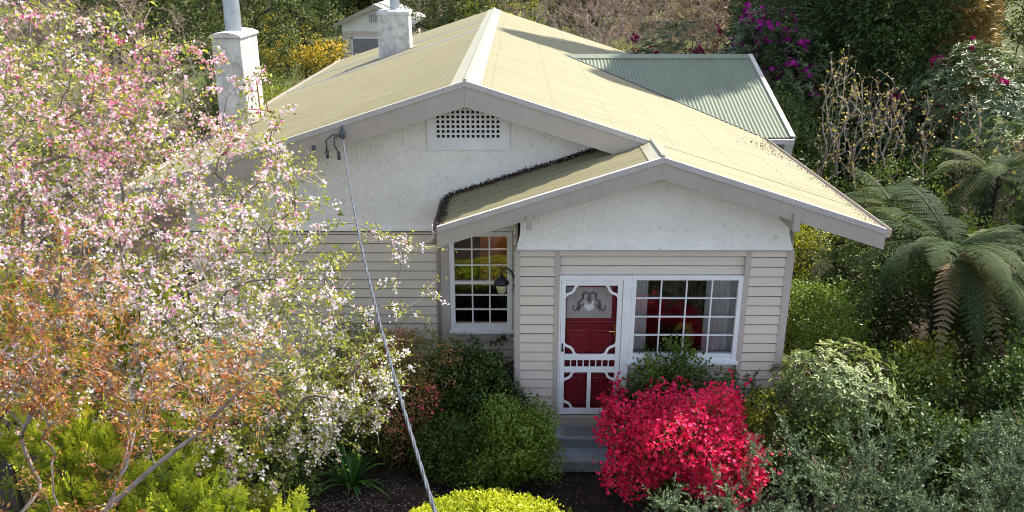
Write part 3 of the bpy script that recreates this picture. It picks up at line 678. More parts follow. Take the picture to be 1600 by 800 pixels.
def bush(name, loc, rad, mat, label, cat, nclump, per, L, W, seed, kind='kite', clump_r=.12, group=None, stems=8, bark='barkdark', upn=.5, shell=.45, lump=.2,
         zc=None, extra=None, out=1.0, fold=.3, vf=None, trunk_r=.012, foliage='foliage', droop=0, curl=0, tone=1.2, stray=.06):
    """shrub: stems from the ground and a crown of leaf clumps; loc is the foot on the ground"""
    r = np.random.default_rng(seed); e = empty(name, loc, label, cat, group)
    c = np.array([0, 0, rad[2] * .95 if zc is None else zc])
    C_ = blob(nclump, c, rad, r, shell, lump, seed=seed); so = r.random(len(C_)) < stray; C_[so] = c + (C_[so] - c) * r.uniform(1.05, 1.28, (so.sum(), 1)); C_ = C_[C_[:, 2] > .03]
    cv = np.clip(noisev(C_, tone, seed) * .6 + r.random(len(C_)) * .4, 0, 1)
    outd = unit(C_ - c)
    k = len(C_) * per; i = np.repeat(np.arange(len(C_)), per)
    p = C_[i] + r.normal(size=(k, 3)) * clump_r * .55
    d = unit(outd[i] * .7 + rdir(k, r) * out + np.array([0, 0, .25 - droop])); nn = unit(outd[i] * .4 + rdir(k, r) * .6 + np.array([0, 0, upn]))
    v = .6 * cv[i] + .4 * r.random(k)
    if vf is not None: v = vf(p, v, r)
    s = r.uniform(.65, 1.3, k); f = FM(); f.leaves(p, d, nn, L * s, W * s, v, kind, fold, curl)
    f.build(foliage, M[mat], e)
    if stems:
        w = FM(); tg = C_[r.choice(len(C_), min(len(C_), stems * 6), replace=False)] * np.array([.95, .95, .95])
        A, par, rd, ch, kd = grow(np.array([[0, 0, -.1], [0, 0, .05], [0.02, 0, .12 * rad[2] + .05]]), tg, r, step=.12, tip=trunk_r * .3, rmax=trunk_r * 4); wood(w, A, rd, ch)
        w.build('stems', M[bark], e, True)
    if extra: extra(e, r, C_, c, rad)
    return e
def flowers(fm, P, r, size, k=4, v=None):
    """small cupped flowers of k petals"""
    n = len(P); ax = unit(rdir(n, r) + np.array([0, -.4, .6])); a = unit(np.cross(ax, rdir(n, r))); b = np.cross(ax, a); vv = r.random(n) if v is None else v
    s = size * r.uniform(.75, 1.25, n)
    for j in range(k):
        t = 2 * np.pi * j / k; d = a * math.cos(t) + b * math.sin(t)
        fm.leaves(P, d + ax * .45, ax, s, s * .95, np.clip(vv + r.normal(size=n) * .08, 0, 1), 'quad', .25)

M['l_crab'] = leafmat('crabapple_leaf', [(.10, .14, .025), (.20, .24, .04), (.36, .38, .07), (.42, .34, .10)], trans=.45, bright=True)
M['p_crab'] = leafmat('crabapple_petal', [(.70, .08, .22), (.80, .30, .45), (.86, .56, .66), (.90, .72, .79), (.92, .82, .86)], .6, .4, .2, (1, .95, .95), bright=True)
M['l_maple'] = leafmat('copper_maple_leaf', [(.26, .08, .045), (.40, .13, .07), (.48, .24, .07), (.44, .32, .07), (.28, .13, .05)], trans=.45, tint=(1.2, 1, .7), bright=True)
M['l_gold'] = leafmat('golden_conifer_spray', [(.05, .09, .01), (.17, .23, .02), (.42, .46, .035), (.62, .60, .05)], .6, .3, bright=True)
M['l_hedge'] = leafmat('golden_hedge_leaf', [(.14, .20, .012), (.36, .42, .02), (.52, .55, .03), (.58, .56, .05)], .45, .35)
M['l_dark'] = leafmat('dark_green_leaf', [(.02, .045, .010), (.05, .09, .018), (.095, .14, .028), (.17, .21, .05)], .4, .25)
M['l_mid'] = leafmat('mid_green_leaf', [(.035, .07, .012), (.08, .14, .02), (.15, .22, .03), (.26, .32, .05)], .45, .3)
M['l_red'] = leafmat('red_green_leaf', [(.04, .10, .025), (.08, .17, .035), (.15, .20, .05), (.50, .15, .09)], .45, .3, tint=(1.2, 1, .8))
M['p_pink'] = leafmat('pink_azalea_petal', [(.62, .06, .14), (.75, .12, .22)], .5, .3, .2, (1, .8, .85))
M['p_crimson'] = leafmat('crimson_azalea_petal', [(.62, .006, .045), (.86, .012, .09), (.92, .03, .15), (.92, .10, .26)], .5, .3, .25, (1.1, .5, .7))
M['l_pale'] = leafmat('pale_edged_leaf', [(.06, .11, .03), (.12, .18, .055), (.22, .27, .10), (.36, .38, .18)], .45, .25, .4)
M['l_rhodo'] = leafmat('rhododendron_leaf', [(.03, .06, .022), (.05, .095, .03), (.09, .13, .05), (.16, .19, .08)], .42, .2, .45)
M['p_mag'] = leafmat('magenta_flower', [(.35, .01, .22), (.50, .02, .34)], .5, .3, .2, (1, .7, 1))
M['p_dmag'] = leafmat('dark_magenta_flower', [(.22, .004, .06), (.32, .01, .10)], .5, .3, .2, (1, .7, 1))
M['l_juniper'] = leafmat('juniper_needles', [(.03, .06, .03), (.065, .11, .055), (.14, .19, .10), (.30, .32, .20)], .6, .15, .25)
M['l_junitip'] = leafmat('juniper_brown_tips', [(.26, .19, .13), (.38, .28, .20)], .7, .15, .2)
M['l_fern'] = leafmat('tree_fern_frond', [(.022, .042, .016), (.038, .065, .024), (.065, .095, .034), (.14, .145, .07)], .7, .3, .12)
M['l_fernbrown'] = leafmat('old_fern_frond', [(.20, .14, .08), (.28, .21, .12)], .7, .25, .2)
M['l_conifer'] = leafmat('dark_conifer_spray', [(.024, .055, .02), (.05, .09, .028), (.09, .135, .036), (.14, .17, .05)], .6, .12)
M['l_conbrown'] = leafmat('bronze_conifer_spray', [(.16, .09, .03), (.28, .17, .05), (.36, .25, .08)], .6, .15)
M['l_yel'] = leafmat('yellow_green_leaf', [(.12, .16, .02), (.22, .26, .03), (.36, .36, .05), (.45, .42, .08)], .45, .4)
M['l_bud'] = leafmat('brown_and_yellow_buds', [(.16, .09, .05), (.26, .17, .09), (.36, .28, .10), (.50, .42, .06)], .6, .3)
M['l_orange'] = leafmat('yellow_orange_flower', [(.05, .08, .02), (.09, .13, .03), (.16, .17, .03), (.55, .36, .03), (.72, .48, .05)], .5, .35)
M['l_far'] = leafmat('distant_green_leaf', [(.04, .06, .018), (.07, .10, .03), (.11, .14, .04), (.18, .19, .06)], .6, .3)
M['l_brownfar'] = leafmat('distant_russet_buds', [(.13, .09, .065), (.22, .15, .11), (.30, .20, .15), (.36, .26, .20)], .8, .3)
M['l_strap'] = leafmat('strap_leaf', [(.03, .10, .02), (.06, .17, .03), (.10, .24, .04)], .35, .3, .5)
M['l_litter'] = leafmat('dry_leaf_litter', [(.03, .022, .018), (.06, .04, .03), (.12, .08, .05)], .9, 0, .2)
M['l_petals'] = leafmat('fallen_petals', [(.55, .40, .42), (.7, .6, .6)], .8, .1, .2)
M['l_dry'] = leafmat('dry_grass', [(.14, .12, .04), (.24, .20, .08), (.30, .26, .12), (.10, .13, .04)], .8, .3, .2)

# ------------------------------------------------------------------ ground
G = -.08
def ground():
    xs = np.concatenate([np.linspace(-420, -30, 24), np.linspace(-28, 28, 113), np.linspace(30, 420, 24)])
    ys = np.concatenate([np.linspace(-120, -14, 14), np.linspace(-13, 20, 67), np.linspace(22, 60, 30), np.linspace(65, 600, 40)])
    X, Y = np.meshgrid(xs, ys, indexing='ij')
    near = np.clip(1 - np.hypot(X - 1, Y - 4) / 30, 0, 1)
    Z = G + .04 * np.sin(X * 1.3 + Y * .7) * np.sin(Y * 1.1 - X * .4) - .04
    Z = Z + np.where(Y > 40, ((Y - 40) / 60) ** 1.5 * 3.2, 0)
    inside = (X > -4.9) & (X < 4.9) & (Y > -.9) & (Y < 16.5)
    Z = np.where(inside, G - .05, Z)
    n, m_ = X.shape; V = np.stack([X, Y, Z], -1).reshape(-1, 3)
    i = np.arange(n - 1)[:, None] * m_; j = np.arange(m_ - 1)[None]
    Q = np.stack([i + j, i + m_ + j, i + m_ + j + 1, i + j + 1], -1).reshape(-1, 4)
    f = FM(); f.raw(V, Q=Q); return f
M['land'] = None
def landmat():
    m, nt, out = new_mat('garden_soil_and_rough_grass')
    b = nt.nodes.new('ShaderNodeBsdfPrincipled'); b.inputs['Roughness'].default_value = .95; b.inputs['Specular IOR Level'].default_value = .15
    nt.links.new(b.outputs[0], out.inputs[0])
    n1 = noise(nt, 2.2, 6, .7); r1 = ramp(nt, n1.outputs[0], [(.3, (.020, .015, .012)), (.5, (.040, .029, .023)), (.7, (.075, .052, .038))])
    n2 = noise(nt, .5, 5, .65); r2 = ramp(nt, n2.outputs[0], [(.35, (.03, .045, .015)), (.55, (.07, .08, .025)), (.7, (.11, .09, .05))])
    tc = nt.nodes.new('ShaderNodeTexCoord'); sx = nt.nodes.new('ShaderNodeSeparateXYZ'); nt.links.new(tc.outputs['Object'], sx.inputs[0])
    mr = nt.nodes.new('ShaderNodeMapRange'); mr.inputs[1].default_value = 14; mr.inputs[2].default_value = 24; nt.links.new(sx.outputs[1], mr.inputs[0])
    mx = nt.nodes.new('ShaderNodeMix'); mx.data_type = 'RGBA'; nt.links.new(mr.outputs[0], mx.inputs[0]); nt.links.new(r1.outputs[0], mx.inputs[6]); nt.links.new(r2.outputs[0], mx.inputs[7])
    nt.links.new(mx.outputs[2], b.inputs['Base Color'])
    nb = noise(nt, 30, 6, .7); bp = nt.nodes.new('ShaderNodeBump'); bp.inputs['Strength'].default_value = .9; bp.inputs['Distance'].default_value = .03
    nt.links.new(nb.outputs[0], bp.inputs['Height']); nt.links.new(bp.outputs[0], b.inputs['Normal'])
    return m
g = ground().build('ground', landmat(), None, True); g['kind'] = 'structure'
r = np.random.default_rng(31); f = FM(); n = 9000
p = np.stack([r.uniform(-4.6, 2.6, n), r.uniform(-4.2, .6, n), np.full(n, G + .012)], 1); p[:, 2] += r.uniform(0, .03, n)
f.leaves(p, rdir(n, r) * [1, 1, .15], unit(rdir(n, r) * .35 + [0, 0, 1]), r.uniform(.02, .06, n), r.uniform(.012, .03, n), r.random(n), 'kite')
n = 5000; p = np.stack([r.uniform(3.4, 9, n), r.uniform(-3, 6, n), np.full(n, G + .015)], 1); p[:, 2] += r.uniform(0, .03, n)
f.leaves(p, rdir(n, r) * [1, 1, .15], unit(rdir(n, r) * .35 + [0, 0, 1]), r.uniform(.03, .08, n), r.uniform(.02, .04, n), r.random(n), 'kite')
o = f.build('leaf_litter', M['l_litter']); props(o, 'dark dry leaf litter over the garden soil', 'leaf litter', kind='stuff')
f = FM(); n = 3200; p = np.stack([r.normal(-2.3, 1.3, n), r.normal(-1.8, .6, n), np.full(n, G + .05)], 1); k_ = r.random(n) ; p = p[p[:, 1] < -.9 + .5 * 0]
n = len(p); f.leaves(p, rdir(n, r) * [1, 1, .1], unit(rdir(n, r) * .3 + [0, 0, 1]), .015, .013, r.random(n), 'quad')
o = f.build('fallen_petals', M['l_petals']); props(o, 'pale fallen blossom petals on the dark soil', 'petals', kind='stuff')
# litter in the porch gutter, the wall junction and along the eave
f = FM()
def lit(n, fx, fy, fz, sz=.04): 
    t = r.random(n); p = np.stack([fx(t, n), fy(t, n), np.zeros(n)], 1); p[:, 2] = fz(p[:, 0], n)
    f.leaves(p, unit(rdir(n, r) * [1, 1, .6]), unit(rdir(n, r) * .8 + [0, 0, 1]), r.uniform(.4, 1.2, n) * sz, r.uniform(.2, .6, n) * sz, r.random(n) * .8, 'kite')
zpv = lambda x: ZP - SL * np.abs(x - XPR)
zmv = lambda x: ZR - SL * np.abs(x - XR)
lit(1900, lambda t, n: XPL + .05 + 2.1 * t, lambda t, n: .93 - np.abs(r.normal(size=n)) * .055, lambda x, n: zpv(x) + .015 + r.uniform(0, .035, n))
lit(900, lambda t, n: XPL - .02 + np.abs(r.normal(size=n)) * .05, lambda t, n: -.45 + 1.35 * t, lambda x, n: zpv(x) + .005 + r.uniform(0, .03, n), .035)
lit(160, lambda t, n: XPL + 2.2 * t ** 1.4, lambda t, n: .9 - np.abs(r.normal(size=n)) * .25, lambda x, n: zpv(x) + .012, .028)
lit(260, lambda t, n: XE - .02 - np.abs(r.normal(size=n)) * .10, lambda t, n: -.3 + 5.3 * t, lambda x, n: zmv(x) + .014, .035)
lit(130, lambda t, n: XE - .12 - np.abs(r.normal(size=n)) * .30, lambda t, n: 3.6 + r.normal(size=n) * .35, lambda x, n: zmv(x) + .014, .045)
o = f.build('roof_leaf_litter', M['l_litter']); props(o, 'dark dead leaves gathered in the porch gutter and on the roof edges', 'leaf litter', kind='stuff')
for i, (x0, x1, lab) in enumerate(((-3.2, -2.0, 'wide pale stone paver at the bottom edge, left of the golden hedge'),)):
    o = part('paving_slab', M['paver'], None, lambda m: m.box(x0, x1, -2.35, -1.72, G - .02, G + .05), bevel=.01); props(o, lab, 'paver')

# ------------------------------------------------------------------ garden in front of the house
def crab():
    r = np.random.default_rng(11)
    e = empty('crabapple_tree', (-4.3, -3.6, G), 'big crabapple tree in pink blossom with thin grey branches, left of the house', 'tree')
    o_ = np.array([-4.3, -3.6, G])
    T = []
    def box(n, c, rad, pw=1): T.append(blob(n, np.array(c) - o_, rad, r, .55, .12, seed=len(T) + 3))
    box(520, (-4.3, -3.0, 3.9), (2.7, 1.7, 1.9)); box(330, (-6.0, -2.6, 3.6), (2.6, 1.8, 2.3)); box(200, (-3.2, -2.3, 2.6), (1.3, 1.2, 1.2)); box(110, (-2.9, -2.3, 1.5), (.9, .8, .55))
    box(480, (-5.5, -2.7, 5.25), (2.6, 1.5, 1.0)); box(70, (-1.75, -1.9, 2.0), (.45, .5, .6)); box(40, (-2.6, -2.2, 3.5), (1.0, 1.1, .8)); box(130, (-2.35, -2.1, 2.1), (.75, .7, .95))
    # long single shoots reaching right over the barge and the wall
    far = np.array([(-1.55, -1.6, 3.75), (-1.75, -1.4, 3.55), (-1.15, -1.5, 3.35), (-1.35, -1.6, 3.05), (-1.05, -1.3, 2.85), (-1.25, -1.5, 2.55), (-2.15, -1.8, 4.35), (-2.6, -1.8, 4.6), (-1.0, -1.9, 3.55),
                    (-1.75, -1.6, 2.0), (-1.45, -1.7, 1.9), (-1.65, -1.8, 1.55), (-1.55, -1.8, 1.4), (-2.1, -2.0, 1.1), (-2.3, -2.0, .95), (-3.0, -2.4, 5.7), (-2.75, -2.4, 5.55), (-2.85, -2.3, 5.5), (-3.05, -2.3, 5.05), (-2.75, -2.2, 4.75), (-3.1, -2.3, 4.5), (-2.45, -2.2, 5.45), (-2.6, -2.2, 5.35), (-3.3, -2.4, 5.5), (-3.35, -2.3, 5.2), (-3.2, -2.3, 4.8), (-3.0, -2.3, 4.75), (-2.55, -2.1, 4.45), (-3.4, -2.5, 5.9), (-2.9, -2.3, 5.3), (-3.2, -2.5, 5.8), (-2.9, -2.2, 5.0), (-2.3, -1.8, 3.9), (-2.0, -1.6, 3.2), (-2.2, -1.8, 3.4), (-1.6, -1.6, 2.7), (-1.8, -1.5, 2.4)]) - o_
    T.append(far); T.append(far[r.integers(0, len(far), 40)] * .93 + r.normal(size=(40, 3)) * .16)
    T = np.concatenate(T); T = T[T[:, 2] > .9]
    A, par, rd, ch, kd = grow([(0, 0, 0), (.05, .02, .5), (.0, .1, 1.0), (.1, .1, 1.5), (.15, .2, 1.9)], T, r, step=.12, tip=.0034, pw=2.15, curve=.3, up=.08, rmax=.07)
    w = FM(); wood(w, A, rd, ch, 6); w.build('branches', M['bark'], e, True)
    # side twigs
    P0, D0 = ends(A, ch, .8, 1, .13, r); n = len(P0)
    tw = FM(); LP, LD = [], []
    d = unit(D0 * .5 + rdir(n, r)); L = r.uniform(.12, .38, n)
    for i in range(n):
        q = np.array([P0[i] + d[i] * L[i] * t + np.array([0, 0, -.25 * L[i] * t * t]) for t in (0, .33, .66, 1)]); tw.tube(q, [.0045, .004, .0034, .0024], 3)
        LP.append(q[1:]); LD.append(np.repeat((q[3] - q[0])[None], 3, 0))
    tw.build('twigs', M['barkpale'], e)
    LP = np.concatenate(LP); LD = np.concatenate(LD); P1, D1 = ends(A, ch, .7, 1, .07, r)
    P = np.concatenate([LP, P1]); D = np.concatenate([unit(LD), D1])
    f = FM(); scatter(f, P, D, 4.2, .046, .024, r, .06, 'kite', upn=.35, clump=.5); f.build('foliage', M['l_crab'], e)
    # blossom clusters sit on part of the spurs, denser in drifts
    w_ = noisev(P, 1.1, 5); pick = r.random(len(P)) < np.clip((.5 * w_ + .5 * noisev(P, 4.5, 8) - .33) * 2.3, .03, .85); Q = P[pick]; print('crab', len(P), len(Q))
    up = Q[:, 2] + o_[2]
    cv = np.clip(.80 + .5 * (noisev(Q, .9, 9) - .5) - np.clip((up - 4.3) * .16 * (Q[:, 0] > .2), 0, .5) + r.normal(size=len(Q)) * .12, 0, 1)
    k = 8; i = np.repeat(np.arange(len(Q)), k); bl = FM(); flowers(bl, Q[i] + r.normal(size=(len(i), 3)) * .027, r, .0185, 4, np.clip(cv[i] + r.normal(size=len(i)) * .16, 0, 1)); bl.build('blossom', M['p_crab'], e)
crab()

def maple():
    r = np.random.default_rng(21); o_ = np.array([-4.3, -6.0, G])
    e = empty('copper_maple', tuple(o_), 'copper leaved maple with bare pale limbs in the lower left corner', 'tree')
    T = np.concatenate([blob(110, np.array([-3.9, -4.5, 2.8]) - o_, (1.25, .8, 1.3), r, .6, .2, seed=4), blob(270, np.array([-3.8, -4.4, 3.75]) - o_, (.85, .5, .75), r, .6, .2, seed=6), blob(40, np.array([-3.3, -4.7, 3.6]) - o_, (.9, .5, .5), r, .6, .2, seed=8)])
    T = T[T[:, 2] > .8]
    A, par, rd, ch, kd = grow([(0, 0, 0), (.05, .1, .5), (.1, .25, .9), (.15, .4, 1.2), (.3, .6, 1.5)], T, r, step=.1, tip=.0026, pw=2.5, curve=.2, up=.05, rmax=.04, hz=1.5)
    w = FM(); wood(w, A, rd, ch, 6)
    P, D = ends(A, ch, .75, 1, .05, r)
    limb = np.array([(-3.9, -5.0, 1.5), (-3.45, -4.5, 2.1), (-3.0, -4.46, 2.5), (-2.62, -4.46, 2.8), (-2.3, -4.45, 3.12), (-2.05, -4.45, 3.35)]) - o_
    limb = np.concatenate([np.array([[.1, .25, .9]]), limb])
    T2 = blob(95, np.array([-2.45, -4.45, 3.3]) - o_, (.62, .45, .38), r, .6, .25, seed=9)
    A2, par2, rd2, ch2, kd2 = grow(limb, T2, r, step=.08, tip=.0026, pw=2.4, curve=.2, up=.03, rmax=.032, hz=1.3); rd2[:len(limb)] = np.linspace(.034, .010, len(limb)); wood(w, A2, rd2, ch2, 6)
    w.build('branches', M['barkpale'], e, True)
    Pb, Db = ends(A2, ch2, .75, 1, .045, r); P = np.concatenate([P, Pb]); D = np.concatenate([D, Db])
    f = FM(); scatter(f, P, D, 7.5, .040, .016, r, .055, 'kite', upn=.2, clump=.7, droop=.35, out=.7); f.build('foliage', M['l_maple'], e)
maple()

def gold_conifer(loc, rad, label, seed, n=520):
    r = np.random.default_rng(seed); e = empty('golden_conifer', loc, label, 'conifer', 'golden conifers in the lower left')
    c = np.array([0, 0, rad[2] * .8]); C_ = blob(n, c, rad, r, .35, .22, seed=seed); C_ = C_[C_[:, 2] > .1]; n = len(C_)
    od = unit(C_ - c + [0, 0, .15]); f = FM(); base = np.clip(noisev(C_, 2.2, seed) * .7 + r.random(n) * .3, 0, 1)
    # each spray is a flattened fan of short side shoots
    S = unit(np.cross(od, rdir(n, r))); 
    for t in np.linspace(0, 1, 9):
        for s in (-1, 1):
            P = C_ + od * (t * .2 - .06)
            d = unit(od * .8 + S * s * (.95 - .3 * t)); L = (.095 * (1 - .6 * t)) * r.uniform(.8, 1.2, n)
            f.leaves(P + r.normal(size=(n, 3)) * .008, d, unit(np.cross(od, S) + rdir(n, r) * .35), L, L * .34, np.clip(base * .6 + .35 * t + r.random(n) * .2, 0, 1), 'quad', .1)
            P2 = P + d * (L * .5)[:, None]
            f.leaves(P2, unit(d + S * s * .6), unit(np.cross(od, S) + rdir(n, r) * .4), L * .6, L * .22, np.clip(base * .6 + .35 * t + .15, 0, 1), 'quad', .1)
    f.build('foliage', M['l_gold'], e)
    w = FM(); w.tube([(0, 0, 0), (0, 0, rad[2])], [.05, .015], 6)
    A, par, rd, ch, kd = grow([(0, 0, 0), (0, 0, rad[2] * .5), (0, 0, rad[2])], C_[::5], r, step=.15, tip=.004, rmax=.04); wood(w, A, rd, ch); w.build('trunk', M['barkdark'], e, True)
gold_conifer((-4.7, -3.7, G), (.9, .8, 2.15), 'tall golden conifer at the far left edge behind the copper maple', 41, 900)
gold_conifer((-3.75, -3.95, G), (.75, .65, 1.7), 'bushy golden conifer in the lower left corner under the maple limbs', 42, 800)
gold_conifer((-2.95, -4.05, G), (.58, .55, 1.2), 'rounded golden conifer right of the pale maple limb at the bottom', 43, 650)
gold_conifer((-2.4, -3.8, G), (.5, .5, .84), 'small golden conifer below the drooping pink blossom at the bottom', 44, 480)
gold_conifer((-3.9, -2.6, G), (.9, .8, 1.95), 'golden conifer half hidden behind crabapple branches at the left', 45, 700)

def pinkfl(e, r, C_, c, rad, mat='p_pink', frac=.25, per=3, size=.022, name='flowers', sel=None, sp=.05):
    q = C_[r.random(len(C_)) < frac] if sel is None else C_[sel(C_)]
    d = unit(q - c); q = q + d * .03; i = np.repeat(np.arange(len(q)), per); f = FM(); flowers(f, q[i] + r.normal(size=(len(i), 3)) * sp, r, size, 5); f.build(name, M[mat], e)
bush('red_tinged_shrub', (-1.75, -.15, G), (.95, .62, .98), 'l_red', 'tall shrub with red and green new leaves against the boards left of the sash window', 'shrub', 1500, 20, .042, .022, 51, clump_r=.10, zc=.95, vf=lambda p, v, r: np.clip(v * .75 + .45 * (noisev(p, 2.2, 2) - .35) + .12, 0, 1),
     extra=lambda e, r, C_, c, rad: pinkfl(e, r, C_, c, rad, sel=lambda q: (q[:, 0] > -.1) & (q[:, 2] < 1.3) & (q[:, 2] > .7) & (q[:, 1] < -.25) & (r.random(len(q)) < .4), size=.024))
bush('red_tinged_shrub', (-2.75, -.25, G), (.85, .6, .72), 'l_red', 'lower red and green shrub under the drooping blossom', 'shrub', 800, 20, .036, .018, 52, clump_r=.10, zc=.72, vf=lambda p, v, r: np.clip(v * .7 + .4 * (noisev(p, 2.5, 4) - .4), 0, 1))
bush('green_shrub', (-.62, -.10, G), (.80, .62, .80), 'l_dark', 'dark green leafy shrub beneath the sash window', 'shrub', 1300, 22, .050, .030, 53, 'round', clump_r=.10, zc=.74)
bush('green_shrub', (-.75, -.78, G), (.55, .36, .48), 'l_dark', 'low dark green shrub between the red shrub and the box bush', 'shrub', 600, 20, .036, .022, 54, 'round', clump_r=.08, zc=.42)
bush('box_bush', (-.02, -.92, G), (.55, .46, .60), 'l_mid', 'rounded mid green box bush at the left of the front steps', 'shrub', 1000, 20, .036, .024, 55, 'round', clump_r=.09, zc=.60, lump=.28)
# ivy sprig on the wall
bush('ivy', (-.42, .78, G), (.42, .06, .55), 'l_dark', 'ivy sprigs climbing the boards under the sash window', 'climber', 60, 9, .055, .045, 56, 'round', clump_r=.06, zc=.72, stems=5, lump=.5)
bush('green_shrub', (-3.2, -1.5, G), (.7, .5, .5), 'l_dark', 'dark shrub in the shade beneath the crabapple', 'shrub', 500, 16, .05, .03, 57, 'round', clump_r=.1, zc=.45)
# strap-leaved clump
def strap(loc, label, n, L, seed, mat='l_strap', group=None, name='strap_leaf_plant', w=.035):
    r = np.random.default_rng(seed); e = empty(name, loc, label, 'plant', group); f = FM()
    for i in range(n):
        a = r.uniform(0, 6.28); tilt = r.uniform(.25, 1.15); l = L * r.uniform(.6, 1.15); h = np.array([math.cos(a), math.sin(a), 0]); s = np.array([-math.sin(a), math.cos(a), 0]); m_ = 8
        t = np.linspace(0, 1, m_); P = h * (l * np.sin(tilt) * t ** 1.1)[:, None] + np.array([0, 0, 1]) * (l * (np.cos(tilt) * t * 1.3 - .75 * t ** 2.4 * np.sin(tilt)))[:, None] + h * .03 + np.array([0, 0, .03])
        W = w * np.sin(np.pi * np.clip(t * .9 + .1, 0, 1)) ** .6 * .5; lft = P + s * W[:, None]; rgt = P - s * W[:, None]
        mid = P - np.array([0, 0, 1]) * (W * .35)[:, None]
        V = np.stack([lft, mid, rgt], 1).reshape(-1, 3); q = np.arange(m_ - 1) * 3
        Q = np.concatenate([np.stack([q, q + 3, q + 4, q + 1], 1), np.stack([q + 1, q + 4, q + 5, q + 2], 1)]); vv = r.random()
        f.raw(V, Q=Q, vq=np.full(len(Q), vv))
    f.build('leaves', M[mat], e)
strap((-2.15, -1.05, G), 'clump of arching strap leaves on the soil below the red shrub', 62, .62, 61)
strap((-2.9, -.95, G), 'second clump of strap leaves, mostly hidden behind the crabapple', 30, .5, 62)

# clipped golden hedge
bush('golden_hedge', (-.38, -3.05, G), (1.12, .98, .5), 'l_hedge', 'clipped rounded golden yellow hedge at the bottom centre', 'hedge', 5200, 14, .030, .019, 63, 'round', clump_r=.035, zc=.50, lump=.05, shell=.25, stems=10, tone=3, stray=.01)
bush('small_shrub', (-2.95, -2.5, G), (.42, .4, .48), 'l_yel', 'small olive green shrub at the bottom, left of the stone paver', 'shrub', 420, 20, .034, .018, 64, 'round', clump_r=.07, zc=.42)
bush('small_shrub', (-2.35, -2.95, G), (.30, .3, .42), 'l_yel', 'small yellow-green shrub beside the paver below the blossom', 'shrub', 260, 18, .032, .018, 65, 'round', clump_r=.07, zc=.42)

# crimson azalea
def azalea(e, r, C_, c, rad):
    d = unit(C_ - c); face = (d[:, 2] > -.55); q = C_[face]; dd = d[face]
    i = np.repeat(np.arange(len(q)), 5); f = FM(); cv = np.clip(noisev(q, 2.5, 3) * .5 + r.random(len(q)) * .5, 0, 1)
    P = q[i] + dd[i] * .05 + r.normal(size=(len(i), 3)) * .038
    flowers(f, P, r, .027, 5, np.clip(cv[i] * .7 + r.random(len(i)) * .35, 0, 1)); f.build('flowers', M['p_crimson'], e)
bush('crimson_azalea', (2.03, -1.2, G), (.90, .74, .70), 'l_mid', 'azalea bush covered in crimson flowers right of the front steps', 'azalea', 3000, 5, .030, .014, 71, clump_r=.08, zc=.72, shell=.4, lump=.30, extra=azalea, bark='barkred', stems=16)
def az2(e, r, C_, c, rad):
    i = np.repeat(np.arange(len(C_)), 5); f = FM(); flowers(f, C_[i] + r.normal(size=(len(i), 3)) * .035, r, .027, 5, r.random(len(i)) * .6); f.build('flowers', M['p_crimson'], e)
bush('crimson_azalea', (1.32, -.42, G), (.17, .17, .36), 'l_mid', 'thin upright azalea shoot with dark crimson flowers in front of the screen door', 'azalea', 85, 5, .03, .014, 72, clump_r=.05, zc=.85, extra=az2, lump=.3)
bush('climbing_shrub', (2.12, -.22, G), (.42, .17, .50), 'l_mid', 'leafy green climber rising in front of the wide window', 'shrub', 330, 15, .05, .03, 73, 'round', clump_r=.085, zc=1.05, lump=.45, shell=.6)
bush('climbing_shrub', (1.82, -.25, G), (.34, .2, .30), 'l_dark', 'dark green mound of leaves below the window next to the door post', 'shrub', 300, 18, .04, .025, 74, 'round', clump_r=.08, zc=.72)
bush('climbing_shrub', (2.75, -.20, G), (.42, .18, .36), 'l_dark', 'dark leafy shrub beneath the right end of the wide window', 'shrub', 230, 14, .055, .032, 75, 'round', clump_r=.09, zc=.72, lump=.4)
bush('yellow_sprig_shrub', (3.22, -.5, G), (.3, .2, .42), 'l_yel', 'thin shrub with yellow-green sprigs at the right porch corner', 'shrub', 150, 12, .045, .026, 76, 'round', clump_r=.08, zc=.62, lump=.4)

# pale rhododendron
def pale(e, r, C_, c, rad): pass
def umbrella(name, loc, rad, zc, mat, label, cat, seed, n=420, L=.11, W=.04, bark='bark', group=None, per=9, flo=None, flat=.6):
    """rosettes of long leaves at the shoot ends over visible bare limbs"""
    r = np.random.default_rng(seed); e = empty(name, loc, label, cat, group)
    C_ = blob(n, (0, 0, zc), rad, r, .3, .22, seed=seed); C_ = C_[(C_[:, 2] > .15)]; C_ = C_[(C_[:, 2] > zc - rad[2] * flat)]
    A, par, rd, ch, kd = grow([(0, 0, 0), (.03, 0, zc * .3), (.0, .03, zc * .55)], C_, r, step=.12, tip=.005, rmax=.05, curve=.4); w = FM(); wood(w, A, rd, ch); w.build('branches', M[bark], e, True)
    od = unit(C_ - np.array([0, 0, zc - rad[2] * .6])); f = FM(); k = len(C_)
    a0 = unit(np.cross(od, rdir(k, r))); b0 = np.cross(od, a0); cv = np.clip(noisev(C_, 1.6, seed) * .6 + r.random(k) * .4, 0, 1)
    for j in range(per):
        t = 2 * np.pi * j / per + r.uniform(-.3, .3, k); d = a0 * np.cos(t)[:, None] + b0 * np.sin(t)[:, None]; s = r.uniform(.7, 1.2, k)
        f.leaves(C_ + r.normal(size=(k, 3)) * .01, d + od * r.uniform(.0, .7, k)[:, None], od + rdir(k, r) * .25, L * s, W * s, np.clip(cv * .6 + r.random(k) * .4, 0, 1), 'round', .18, .15)
    f.build('foliage', M[mat], e)
    if flo:
        mat2, fr, sz = flo; q = C_[r.random(k) < fr] ; i = np.repeat(np.arange(len(q)), 9); g_ = FM(); flowers(g_, q[i] + unit(q - [0, 0, zc])[i] * .06 + r.normal(size=(len(i), 3)) * sz * 1.1, r, sz, 5); g_.build('flowers', M[mat2], e)
    return e
